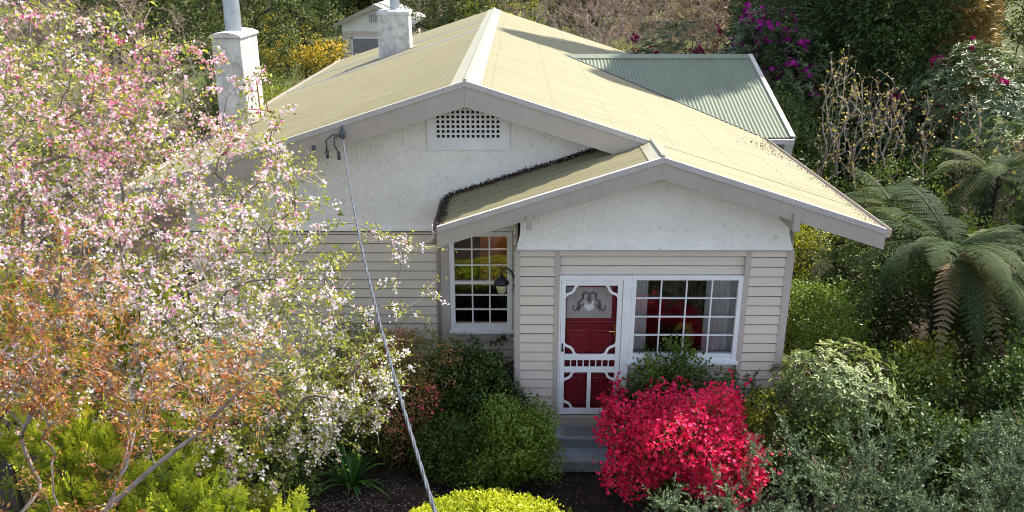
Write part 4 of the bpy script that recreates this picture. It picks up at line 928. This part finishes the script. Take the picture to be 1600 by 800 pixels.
umbrella('pale_rhododendron', (4.25, -.25, G), (.92, .75, .55), 1.05, 'l_pale', 'pale leaved spreading rhododendron with a bare trunk, right of the porch corner', 'shrub', 81, 620, .088, .036, 'barkpale', per=10)
bush('dark_shrub', (3.85, -.9, G), (.5, .5, .55), 'l_dark', 'dark shrub under the pale rhododendron beside the azalea', 'shrub', 350, 16, .05, .028, 82, 'round', clump_r=.1, zc=.5)
strap((4.65, -1.2, G), 'clump of narrow green strap leaves between junipers right of the azalea', 40, .6, 83, w=.02)

# junipers in the foreground
def juniper(loc, rad, label, seed, n=90, lean=(0, 0, 0)):
    r = np.random.default_rng(seed); e = empty('juniper', loc, label, 'juniper', 'blue-green junipers along the bottom right')
    T = blob(n, (0, 0, rad[2] * .75), rad, r, .35, .42, seed=seed); T = T[T[:, 2] > .25] + np.array(lean)
    A, par, rd, ch, kd = grow([(0, 0, 0), (.03, 0, .25), (.0, 0, .5)], T, r, step=.09, tip=.004, rmax=.03, curve=.15, up=.12, hz=1.6)
    w = FM(); wood(w, A, rd, ch); w.build('branches', M['barkdark'], e, True)
    P0, D0 = ends(A, ch, .85, 1, .026, r); k = len(P0); f = FM(); t_ = FM()
    d = unit(D0 * 1.0 + rdir(k, r) * .75 + [0, 0, .15]); L = r.uniform(.07, .20, k); cv = np.clip(noisev(P0, 2, seed) * .5 + r.random(k) * .5, 0, 1)
    # feathery side shoots clothed in short scale needles
    for t in np.linspace(.0, 1, 9):
        P = P0 + d * (L * t)[:, None]
        for j in range(2):
            dd = unit(d + rdir(k, r) * .9)
            f.leaves(P + r.normal(size=(k, 3)) * .004, dd, rdir(k, r), r.uniform(.024, .046, k), .014, np.clip(cv * .6 + .3 * t + r.random(k) * .25 - .1, 0, 1), 'quad', .2)
    # bare brownish leaders at the shoot ends
    tips = [A[c][-3:] for c in ch[1:] if len(c) > 5 and r.random() < .22]
    for a in tips:
        u = unit((a[-1] - a[0])[None])[0] + np.array([0, 0, .1]); l = r.uniform(.10, .26); q = np.array([a[-1] + u * l * t + r.normal(size=3) * .008 for t in (0, .33, .66, 1)]); m_ = 26
        s = r.random(m_)[:, None]; p = q[0] * (1 - s) + q[3] * s; t_.tube(q, [.005, .004, .003, .002], 3)
        t_.leaves(p, unit(u + rdir(m_, r) * .8), rdir(m_, r), .022, .008, r.random(m_), 'quad')
    f.build('foliage', M['l_juniper'], e)
    if t_.n: t_.build('shoot_tips', M['l_junitip'], e)
juniper((1.35, -3.75, G), (.75, .55, .78), 'low juniper tips at the bottom just right of the golden hedge', 91, 90)
juniper((2.15, -3.45, G), (.70, .5, 1.02), 'blue-green juniper in front of the crimson azalea', 92, 130)
juniper((3.05, -3.1, G), (.75, .6, 1.22), 'tall feathery juniper between the azalea and the pale rhododendron', 93, 190)
juniper((3.95, -3.2, G), (.7, .6, 1.12), 'juniper below the pale rhododendron at the bottom', 94, 150)
juniper((4.95, -2.9, G), (.65, .6, 1.05), 'upright juniper at the bottom right beside the dark gap', 95, 140)
juniper((5.9, -2.4, G), (.75, .6, 1.15), 'juniper in the bottom right corner of the garden', 96, 150)
juniper((5.9, -3.6, G), (.7, .6, 1.2), 'nearest juniper, cut by the right edge of the picture', 97, 120)

# ------------------------------------------------------------------ right side: ferns, rhododendrons, bare shrubs
def frond_mesh(f, base, az, L, rise, droop, r, v0, dens=34, wide=.30, gap=False):
    h = np.array([math.cos(az), math.sin(az), 0]); s = np.array([-math.sin(az), math.cos(az), 0]); m_ = dens
    t = np.linspace(0, 1, m_); P = base + h * (L * (t - .12 * t ** 3))[:, None] + np.array([0, 0, 1]) * (L * (rise * t - droop * t ** 2))[:, None]
    T = unit(np.gradient(P, axis=0)); N = np.cross(s[None], T); N = unit(N * np.sign(N[:, 2:3] + 1e-6))
    f.tube(P, np.linspace(.012, .003, m_), 3)
    pl = wide * L * np.sin(np.pi * np.clip(t, .0, 1) ** .75 * .97 + .03) ** .8 * (t > .08)
    for sg in (-1, 1):
        for k in range(5, m_):
            l = pl[k] * .5; 
            if l < .015: continue
            d = unit((s * sg + T[k] * .45 - N[k] * .12 + r.normal(size=3) * .05)[None])[0]; q = 9
            u = np.linspace(.06, .96, q)[:, None]; B = P[k] + d * l * u - N[k] * (l * .22 * u ** 2)
            e_ = unit(np.cross(d, N[k])[None])[0]; w = (.048 * L * (1 - u[:, 0] * .75)) * .34
            for s2 in (-1, 1):
                f.leaves(B, np.repeat((e_ * s2 + d * .35)[None], q, 0), np.repeat(N[k][None], q, 0) + r.normal(size=(q, 3)) * .15, w * 1.5, l / q * 1.25, np.clip(v0 + r.normal(size=q) * .12 + .15 * u[:, 0], 0, 1), 'quad', 0)
def tree_fern(loc, h, L, label, seed, n=22, lean=(0, 0), old=4, az0=None):
    r = np.random.default_rng(seed); e = empty('tree_fern', loc, label, 'tree fern', 'tree ferns right of the house'); top = np.array([lean[0], lean[1], h])
    w = FM(); w.tube([(0, 0, -.1), (lean[0] * .3, lean[1] * .3, h * .4), (lean[0] * .8, lean[1] * .8, h * .8), tuple(top + [0, 0, .05])], [.16, .13, .12, .10], 10)
    for i in range(160):
        t = r.random(); a = r.uniform(0, 6.28); p = top * t + np.array([math.cos(a), math.sin(a), 0]) * .12; w.tube([p, p + np.array([math.cos(a) * .07, math.sin(a) * .07, r.uniform(-.02, .1)])], [.015, .004], 3)
    w.build('trunk', M['fibre'], e)
    f = FM(); 
    for i in range(n):
        az = 2 * math.pi * i / n * 1.618 * 2 + r.uniform(-.2, .2); ring = i / n
        frond_mesh(f, top, az + r.uniform(-.35, .35), L * r.uniform(.6, 1.15), .85 - .7 * ring + r.uniform(-.25, .2), .50 + .28 * ring + r.uniform(-.1, .18), r, r.uniform(.0, .9), 30)
    f.build('fronds', M['l_fern'], e)
    g_ = FM()
    for i in range(old): frond_mesh(g_, top - [0, 0, .08], r.uniform(0, 6.28), L * .8, .0, .75, r, r.random(), 24, .26)
    if old: g_.build('old_fronds', M['l_fernbrown'], e)
tree_fern((6.75, 1.9, G), 2.3, 1.95, 'large tree fern with a dark trunk in the middle of the right side', 101, 36, old=6)
tree_fern((7.1, 4.8, G), 2.1, 1.6, 'tree fern just beyond the right roof edge, beneath the bare shrubs', 102, 30, old=5)
tree_fern((9.6, 3.4, G), 2.4, 1.5, 'tree fern at the right edge between the nearest and furthest ones', 108, 28)
tree_fern((8.5, 4.2, G), 2.9, 1.7, 'tall tree fern between the large fern and the rhododendrons', 103, 30)
tree_fern((8.9, 1.2, G), 1.7, 1.5, 'tree fern at the right edge beside the large fern', 104, 28)
tree_fern((10.2, 5.6, G), 2.3, 1.5, 'furthest tree fern at the right edge, below the glossy rhododendrons', 105, 28)
tree_fern((5.85, 4.3, G), 1.2, 1.05, 'small tree fern by the right side of the house under the roof edge', 106, 16, old=4)

def bare(loc, h, label, seed, n=46, spread=.5, buds='l_bud', name='bare_magnolia', nb=2, bw='barkpale', group='bare upright shrubs beyond the roof edge', tip=.007):
    r = np.random.default_rng(seed); e = empty(name, loc, label, 'shrub', group)
    a = r.uniform(0, 6.28, n); rr = np.sqrt(r.random(n)) * spread; z = h * r.uniform(.5, 1.02, n) * (1 - .12 * (rr / spread)); T = np.stack([rr * np.cos(a), rr * np.sin(a), z], 1)
    A, par, rd, ch, kd = grow([(0, 0, 0), (0, 0, h * .1), (.02, 0, h * .2)], T, r, step=.16, tip=tip, alpha=.02, curve=.12, rmax=.05, up=.04, hz=3.0, jit=.03); w = FM(); wood(w, A, rd, ch)
    P, D = ends(A, ch, .85, 1, .12, r); k = len(P); d = unit(D * .8 + rdir(k, r) * .7 + [0, 0, .4])
    for i in range(k):
        l = r.uniform(.05, .16); w.tube([P[i], P[i] + d[i] * l], [.005, .003], 3)
    w.build('branches', M[bw], e, True)
    f = FM(); q = P + d * .1; scatter(f, q, d, nb, .07, .04, r, .03, 'round', clump=.3); f.build('buds', M[buds], e)
bare((6.75, 7.2, G), 4.9, 'tallest bare shrub with yellow buds standing right of the green wing roof', 111, 95, .42)
bare((7.75, 7.6, G), 4.3, 'second bare shrub with yellow buds, wide and many stemmed', 112, 120, .66)
bare((8.95, 7.9, G), 4.0, 'slender bare shrub between the wide bare one and the rhododendrons', 113, 34, .2)
bare((9.6, 7.4, G), 3.9, 'slender bare shrub in front of the glossy rhododendron', 114, 38, .3)
bare((10.2, 6.6, G), 3.3, 'pale forked bare shrub above the tree ferns on the right', 115, 40, .35)
bare((5.35, 6.2, G), 3.0, 'small twiggy shrub below the corner of the wing roof', 116, 20, .3, group=None)

umbrella('rhododendron', (11.6, 10.0, G), (2.3, 2.0, 1.9), 2.7, 'l_rhodo', 'big glossy rhododendron with a few dark magenta blooms at the right edge', 'rhododendron', 121, 1500, .17, .05, flo=('p_dmag', .012, .07), flat=1.2, per=9)
umbrella('rhododendron', (11.3, 7.3, G), (1.5, 1.2, 1.1), 2.1, 'l_pale', 'pale glossy rhododendron below the big one at the right edge', 'rhododendron', 122, 620, .15, .045, flat=1.2)
umbrella('rhododendron', (8.9, 10.5, G), (1.5, 1.2, 1.7), 1.8, 'l_rhodo', 'dark rhododendron with deep red blooms behind the slender bare shrubs', 'rhododendron', 123, 620, .16, .05, flo=('p_dmag', .02, .07), flat=1.2)
umbrella('flowering_rhododendron', (6.9, 13.2, G), (1.45, 1.5, 2.6), 3.2, 'l_rhodo', 'tall rhododendron with bright magenta blooms behind the green wing roof', 'rhododendron', 124, 1300, .16, .052, flo=('p_mag', .075, .075), flat=1.3)
umbrella('flowering_rhododendron', (4.9, 15.8, G), (1.7, 1.3, 2.0), 2.7, 'l_rhodo', 'rhododendron with small crimson blooms beyond the wing ridge', 'rhododendron', 125, 800, .15, .05, flo=('p_dmag', .06, .07), flat=1.3)
bush('evergreen_shrub', (6.4, 9.2, G), (1.2, 1.5, 1.6), 'l_dark', 'dark evergreen shrub beside the end of the wing roof', 'shrub', 1100, 16, .09, .045, 126, 'round', clump_r=.2, zc=1.7)
bush('evergreen_shrub', (8.0, 12.0, G), (1.5, 1.2, 1.7), 'l_dark', 'dark evergreen shrub under the big conifer', 'shrub', 900, 16, .10, .05, 127, 'round', clump_r=.22, zc=1.6)

# dark conifers
def conifer(loc, h, rad, label, seed, n, mat='l_conifer', z0=.0, name='dark_conifer', group=None, bronze=None, L=.30, sh=1.0):
    r = np.random.default_rng(seed); e = empty(name, loc, label, 'conifer', group)
    z = h * (z0 + (1 - z0) * r.random(n) ** 1.5); a = r.uniform(0, 6.28, n); k = np.minimum(1, (1 - z / h) * 2.2) ** .7 * (.92 + .10 * np.sin(a * 5 + z * 1.3) + .06 * np.sin(a * 9 - z * 2))
    rr = rad * k * np.where(r.random(n) < .8, r.uniform(.82, 1.05, n), r.uniform(.4, .9, n)); C_ = np.stack([rr * np.cos(a), rr * np.sin(a), z], 1)
    od = unit(np.stack([np.cos(a), np.sin(a), np.full(n, .1)], 1) + rdir(n, r) * .3); f = FM(); g_ = FM(); cv = np.clip(noisev(C_, 1.2, seed) * .6 + r.random(n) * .4, 0, 1)
    br = np.zeros(n, bool) if bronze is None else bronze(C_, a, r)
    for j in range(14):
        d = unit(od + rdir(n, r) * .7 + [0, 0, -.15]); s = r.uniform(.5, 1.1, n) * L * .55; p = C_ + od * (r.random(n) * L * .7)[:, None] + r.normal(size=(n, 3)) * L * .18; v = np.clip(cv * .6 + r.random(n) * .4, 0, 1)
        nn = rdir(n, r)
        f.leaves(p[~br], d[~br], nn[~br], s[~br], s[~br] * .3, v[~br], 'quad', .2)
        if br.any(): g_.leaves(p[br], d[br], nn[br], s[br], s[br] * .3, v[br], 'quad', .2)
    f.build('foliage', M[mat], e)
    if g_.n: g_.build('bronze_foliage', M['l_conbrown'], e)
    w = FM(); w.tube([(0, 0, -.1), (0, 0, h * .5), (0, 0, h * .97)], [rad * .09, rad * .06, .02], 8); w.build('trunk', M['barkdark'], e, True)
conifer((10.7, 14.35, G), 19, 2.35, 'huge dense dark conifer with a bronze right side, behind the bare shrubs', 131, 17000, z0=.03, bronze=lambda C_, a, r: ((np.cos(a + .45) > .62) & (r.random(len(a)) < .85)) | ((C_[:, 2] < 3.2) & (r.random(len(a)) < .45)), L=.40)
conifer((9.6, 17.9, G), 21, 2.2, 'tall dark evergreen behind the magenta rhododendron', 133, 8000, L=.40)

# mixed understorey on the right
bush('dark_shrub', (5.1, 2.6, G), (.55, 1.2, .75), 'l_mid', 'fresh green shrub along the right side of the house', 'shrub', 900, 18, .045, .028, 141, 'round', clump_r=.11, zc=.7)
bush('yellow_green_shrub', (5.55, 5.4, G), (.8, 1.1, 1.3), 'l_yel', 'twiggy yellow-green shrub under the right eave', 'shrub', 420, 16, .06, .035, 142, 'round', clump_r=.15, zc=1.4, stems=16, bark='barkpale', lump=.35)
bush('yellow_green_shrub', (7.6, 3.6, G), (.7, .6, .8), 'l_mid', 'sunlit loose shrub poking up between the tree ferns', 'shrub', 500, 14, .06, .03, 144, 'round', clump_r=.14, zc=1.7, lump=.4)
bush('yellow_green_shrub', (8.7, 2.4, G), (.8, .7, .9), 'l_mid', 'leafy green shrub in the gap right of the large tree fern', 'shrub', 420, 14, .06, .03, 145, 'round', clump_r=.14, zc=1.0, lump=.4)  # leaf colour toned down to paint in the shade of this gap
bush('yellow_green_shrub', (6.15, 1.0, G), (.42, .4, .4), 'l_yel', 'small golden shrub at the foot of the large tree fern', 'shrub', 260, 16, .05, .026, 143, 'round', clump_r=.1, zc=.75)
for i, (x, y, rx, ry, rz, mat, lab, sd_) in enumerate((
        (5.5, .5, .7, .6, .55, 'l_dark', 'low dark shrub behind the pale rhododendron', 151), (7.2, .2, .8, .7, .75, 'l_dark', 'loose green shrub in the shade below the large tree fern', 152),  # dark leaves below the large fern paint in the deep shade there
        (8.3, -.6, .9, .7, .8, 'l_dark', 'wispy shrub at the right edge below the ferns', 153), (6.4, 3.3, .8, .8, .8, 'l_dark', 'dark shrub behind the large tree fern trunk', 154),  # wispy edge shrub gets dark leaves too, as painted shade under the ferns
        (7.9, 2.8, .9, .8, 1.0, 'l_dark', 'dense dark shrub between two tree ferns', 155), (7.6, 7.0, 1.3, .9, 1.2, 'l_mid', 'green undergrowth around the feet of the bare shrubs', 156),
        (9.6, 9.0, 1.3, .9, 1.3, 'l_dark', 'dark undergrowth beneath the glossy rhododendron', 157), (5.4, -1.1, .55, .5, .5, 'l_dark', 'low dark shrub among the junipers', 158),
        (6.6, -1.0, .6, .5, .5, 'l_dark', 'dark shrub right of the strap leaves', 159), (5.0, 8.0, .6, .8, 1.1, 'l_dark', 'dark shrub under the wing eave', 160),
        (10.2, 3.0, 1.1, 1.0, 1.2, 'l_dark', 'dark shrub at the right edge between the ferns', 161), (9.3, -.2, .9, .8, .9, 'l_dry', 'dry straw coloured bush at the right edge', 162))):
    bush('understorey_shrub', (x, y, G), (rx, ry, rz), mat, lab, 'shrub', 520, 14, .065, .032, sd_, 'round', clump_r=.15, zc=rz * .95, lump=.32, group='undergrowth on the right')
# dry grass tufts on the ground at right
r = np.random.default_rng(77); f = FM(); n = 26000; c = np.stack([r.uniform(5.2, 11, 500), r.uniform(-2.6, 3.2, 500), np.full(500, G)], 1); i = r.integers(0, 500, n)
p = c[i] + r.normal(size=(n, 3)) * [.10, .10, 0]; f.leaves(p, unit(rdir(n, r) * .55 + [0, 0, 1]), rdir(n, r), r.uniform(.08, .26, n), .012, r.random(n), 'quad', .1)
o = f.build('dry_grass', M['l_dry']); props(o, 'dry straw grass tufts on the ground below the tree ferns', 'grass', kind='stuff')

# ------------------------------------------------------------------ behind the house
garage = empty('garage', (-7.3, 34.5, G), 'small pale timber garage with a grey door and gable vent, behind the chimney', 'garage')
gx = -7.25; hw = 1.72; gy = 34.5
part('wall', M['board'], garage, lambda m: (boards(m, gx - hw, gx - 1.22, -.1, 2.78, y=gy), boards(m, gx + 1.22, gx + hw, -.1, 2.78, y=gy), m.box(gx - hw, gx + hw, gy + .01, gy + 5.5, -.1, 2.76)))
part('wall', M['stucco'], garage, lambda m: m.prism([(gx - hw - .02, 2.78), (gx + hw + .02, 2.78), (gx + hw, 3.2), (gx, 4.0), (gx - hw, 3.2)], gy - .03, gy))
part('roof', M['tin'], garage, lambda m: [corr(m, (gx, gy - .35, 4.15), (s * .9, 0, -.42), (0, 1, 0), 2.3, 6.2) for s in (-1, 1)], smooth=True)
part('barge_board', M['barge'], garage, lambda m: [m.prism([(gx, 4.14), (gx + s * 2.1, 3.16), (gx + s * 2.1, 2.97), (gx, 3.93)], gy - .36, gy - .33) for s in (-1, 1)])
part('garage_door', surf('grey_garage_door', (.26, .25, .27), (.22, .21, .23), 3, .6), garage, lambda m: (m.box(gx - 1.2, gx + 1.2, gy - .0, gy + .005, 0, 2.42), [m.box(gx - 1.2, gx + 1.2, gy - .012, gy - .0005, .3 * i, .3 * i + .28) for i in range(8)]))
part('door_frame', M['white'], garage, lambda m: (m.box(gx - 1.28, gx - 1.2, gy - .03, gy, 0, 2.5), m.box(gx + 1.2, gx + 1.28, gy - .03, gy, 0, 2.5), m.box(gx - 1.28, gx + 1.28, gy - .03, gy, 2.42, 2.5)))
gv = part('gable_vent', M['white'], garage, lambda m: m.box(gx - .32, gx + .32, gy - .06, gy - .03, 3.2, 3.72))
part('louvre', M['tin'], gv, lambda m: [m.box(gx - .27 + .09 * i, gx - .22 + .09 * i, gy - .075, gy - .06, 3.25, 3.67) for i in range(6)])

def tree(name, loc, h, crown, mat, label, seed, n=260, per=26, L=.10, W=.05, bark='barkdark', cz=None, group=None, trunk_r=.12, clump=.3, fl=None, leafiness=1.0, tip=.010, kind='quad', cat='tree', spread=.22, step=.3):
    """trunk, limbs and a crown of separate leaf clumps"""
    r = np.random.default_rng(seed); e = empty(name, loc, label, cat, group); cz = h - crown[2] if cz is None else cz
    T = blob(n, (0, 0, cz), crown, r, .5, .3, seed=seed); T = T[T[:, 2] > .3]
    A, par, rd, ch, kd = grow([(0, 0, 0), (.05, .03, cz * .25), (-.04, .05, cz * .5), (.03, 0, cz * .8)], T, r, step=step, tip=tip, rmax=trunk_r, curve=.18, hz=1.6); w = FM(); wood(w, A, rd, ch)
    P, D = ends(A, ch, .7, 1, .28, r)
    if leafiness < .9:
        for q in range(2):
            d = unit(D * .6 + rdir(len(P), r)); l = r.uniform(.2, .6, len(P))
            for i in range(len(P)): w.tube([P[i], P[i] + d[i] * l[i] * .5 + r.normal(size=3) * .02, P[i] + d[i] * l[i]], [.008, .006, .003], 3)
    w.build('trunk', M[bark], e, True)
    f = FM(); scatter(f, P, D, per * leafiness, L, W, r, spread, kind, clump=.6, upn=.3); f.build('crown', M[mat], e)
    if fl:
        g_ = FM(); scatter(g_, P, D, fl[1], fl[2], fl[2] * .8, r, spread * .8, 'quad', clump=.6); g_.build('flowers', M[fl[0]], e)
    return e
# left background
GB = 'trees beyond the house'
tree('leafy_tree', (-10.6, 25, G), 8.5, (2.4, 2.2, 2.9), 'l_far', 'dark stemmed leafy tree left of the garage, above the yellow shrub', 201, 260, 26, .14, .07, group=GB)
tree('leafy_tree', (-13.5, 22, G), 8, (2.4, 2.2, 2.8), 'l_far', 'leafy tree directly behind the left chimney', 202, 260, 26, .13, .07, group=GB)
tree('bare_tree', (-17, 20, G), 8.5, (3.2, 2.4, 3.2), 'l_brownfar', 'russet budded bare tree at the top left corner', 203, 330, 26, .10, .04, 'barkpale', group=GB, leafiness=.8)
tree('bare_tree', (-12.8, 15, G), 6.4, (2.6, 2.2, 2.6), 'l_brownfar', 'russet twiggy tree behind the blossom in the upper left', 204, 330, 24, .08, .035, 'barkpale', group=GB, leafiness=.8)
tree('bare_tree', (-9.6, 10.5, G), 4.6, (2.0, 1.7, 2.0), 'l_brownfar', 'low brown twiggy tree left of the white chimney', 205, 280, 22, .07, .03, 'barkpale', group=GB, leafiness=.8, trunk_r=.07)
bush('background_shrub', (-9.7, 19, G), (1.5, 1.3, 1.5), 'l_far', 'grey-green shrub beyond the left roof edge, right of the white chimney', 'shrub', 900, 18, .09, .045, 206, clump_r=.2, zc=1.5)
bush('background_shrub', (-7.6, 16.5, G), (1.2, 1.2, 1.35), 'l_yel', 'fresh green shrub low against the left roof edge', 'shrub', 700, 18, .08, .04, 207, clump_r=.2, zc=1.3)
bush('yellow_flowering_shrub', (-11.3, 27, G), (1.9, 1.3, 1.4), 'l_orange', 'shrub with yellow-orange flowers left of the dark tree trunk', 'shrub', 320, 14, .11, .06, 208, clump_r=.25, zc=2.6, lump=.4, stems=14)
bush('yellow_flowering_shrub', (-8.6, 28, G), (1.3, 1.1, 1.0), 'l_orange', 'shrub with yellow flowers just left of the garage wall', 'shrub', 260, 14, .11, .08, 209, clump_r=.22, zc=2.0, lump=.4, stems=10)
bush('background_shrub', (-12.5, 30, G), (2.2, 1.5, 2.0), 'l_far', 'rounded shrub behind the yellow flowers', 'shrub', 700, 16, .13, .06, 210, clump_r=.3, zc=1.9)
tree('tall_dark_tree', (-10.2, 31, G), 11, (2.0, 2.0, 5.0), 'l_far', 'tall dark trunked tree left of the garage gable', 211, 190, 22, .15, .07, group=GB, trunk_r=.28, cz=6.5)
tree('leafy_tree', (-3.4, 37, G), 8.5, (3.0, 2.5, 3.4), 'l_far', 'olive leafy tree behind the ridge, right of the garage', 212, 300, 26, .15, .07, group=GB)
tree('leafy_tree', (-1.2, 44, G), 9, (3.2, 2.6, 3.8), 'l_yel', 'bright green tree behind the peak of the ridge', 213, 260, 22, .17, .08, group=GB)
tree('bare_tree', (-5.8, 43, G), 9, (2.8, 2.4, 3.4), 'l_brownfar', 'bare twiggy tree behind the garage roof', 214, 260, 22, .12, .05, 'barkpale', group=GB, leafiness=.35)
# centre and right background
tree('bare_tree', (2.9, 24, G), 6.6, (2.1, 1.8, 2.7), 'l_brownfar', 'bare pale branched tree just beyond the back of the roof', 221, 200, 16, .09, .04, 'barkpale', group=GB, leafiness=.4, tip=.013)
tree('bare_tree', (6.4, 27, G), 7.0, (2.6, 2, 3.0), 'l_brownfar', 'dense russet bare tree left of the magenta rhododendron', 222, 320, 24, .09, .04, 'barkpale', group=GB, leafiness=.8)
tree('bare_tree', (9.2, 29, G), 7.5, (2.8, 2, 3.2), 'l_brownfar', 'russet bare tree behind the magenta blooms', 223, 300, 24, .10, .04, 'barkred', group=GB, leafiness=.8)
tree('bare_tree', (1.0, 33, G), 7.5, (2.4, 2, 3.2), 'l_brownfar', 'grey bare tree behind the rear of the ridge', 224, 240, 20, .10, .04, 'bark', group=GB, leafiness=.35)
tree('bare_tree', (4.8, 36, G), 8, (3.0, 2, 3.4), 'l_brownfar', 'far pinkish bare tree in the top centre', 225, 300, 26, .12, .05, 'barkpale', group=GB, leafiness=.48)
bush('background_shrub', (3.9, 20.5, G), (1.5, 1.1, 1.6), 'l_yel', 'pale green shrub showing just over the roof edge, left of the wing', 'shrub', 800, 18, .08, .035, 226, clump_r=.18, zc=1.75)
bush('background_shrub', (1.9, 27, G), (1.1, 1.0, 1.5), 'l_yel', 'yellow-green shrub at the foot of the pale bare tree', 'shrub', 420, 16, .10, .05, 227, clump_r=.2, zc=1.9)
bush('background_shrub', (5.8, 21.5, G), (1.4, 1.1, 1.4), 'l_far', 'olive shrub beneath the russet bare tree', 'shrub', 700, 16, .08, .04, 228, clump_r=.2, zc=1.6)
bush('background_shrub', (-.6, 30, G), (1.6, 1.2, 1.9), 'l_orange', 'shrub with yellow-orange tints behind the ridge peak', 'shrub', 300, 14, .11, .06, 229, clump_r=.25, zc=2.2)
tree('leafy_tree', (13.0, 24, G), 9.5, (3.0, 2.4, 4.2), 'l_dark', 'dark tree behind the big conifer', 231, 320, 28, .16, .08, group=GB)
tree('leafy_tree', (18.5, 19, G), 8.5, (3.0, 2.4, 3.6), 'l_far', 'leafy tree at the top right edge', 232, 320, 26, .14, .07, group=GB)
tree('leafy_tree', (15.4, 11.5, G), 4.6, (2.0, 1.8, 1.9), 'l_far', 'low olive tree at the right edge above the rhododendron', 233, 240, 26, .10, .05, group=GB)
bush('background_shrub', (12.6, 16.5, G), (2.0, 1.3, 1.6), 'l_dark', 'dark shrub between the two conifers', 'shrub', 700, 16, .12, .06, 234, clump_r=.3, zc=1.5)
# far wood closing the view: a band of trees on the rise
protos = []
for k, (mat, lf, bk) in enumerate((('l_far', 1.0, 'barkdark'), ('l_brownfar', .45, 'barkpale'), ('l_dark', 1.0, 'barkdark'))):
    protos.append(tree(('broad_far_tree', 'bare_far_tree', 'dark_far_tree')[k], (-30 + 9 * k, 52, 0), 10.5, (4.2, 3.6, 4.6), mat, 'x', 240 + k, 260, 24, .26, .13, bk, group='far trees on the rise', leafiness=lf, tip=.02, spread=.45, step=.5))
r = np.random.default_rng(5); spots = []
words_ = {'broad_far_tree': 'broad green', 'bare_far_tree': 'bare russet', 'dark_far_tree': 'dark evergreen'}
row = []
for j, (y, x0, x1, n) in enumerate(((52, -30, 33, 14), (66, -40, 44, 14), (86, -55, 58, 15))):
    for i in range(n): row.append((x0 + (x1 - x0) * (i + .5) / n + r.uniform(-1.2, 1.2), y + r.uniform(-3, 3), j))
used = {0: False, 1: False, 2: False}
def gz(y): return G - .04 + (((y - 40) / 60) ** 1.5 * 3.2 if y > 40 else 0)
rank = {}
for (x, y, j) in row:
    k = int(r.integers(0, 3)); p = protos[k]
    o = p if not used[k] else copy_tree(p); used[k] = True
    s = r.uniform(.8, 1.15); o.location = (x, y, gz(y) - .1); o.rotation_euler.z = r.uniform(0, 6.28); o.scale = (s, s, s * r.uniform(.9, 1.1))
    rank.setdefault((j, k), []).append((x, o))
rown = ('nearest row', 'middle row', 'furthest row'); ordn = ('first', 'second', 'third', 'fourth', 'fifth', 'sixth', 'seventh', 'eighth', 'ninth', 'tenth')
for (j, k), lst in rank.items():
    lst.sort(key=lambda t: t[0])
    for i, (x, o) in enumerate(lst):
        o['label'] = f"{ordn[i]} {words_[('broad_far_tree', 'bare_far_tree', 'dark_far_tree')[k]]} tree from the left in the {rown[j]} of the far wood"
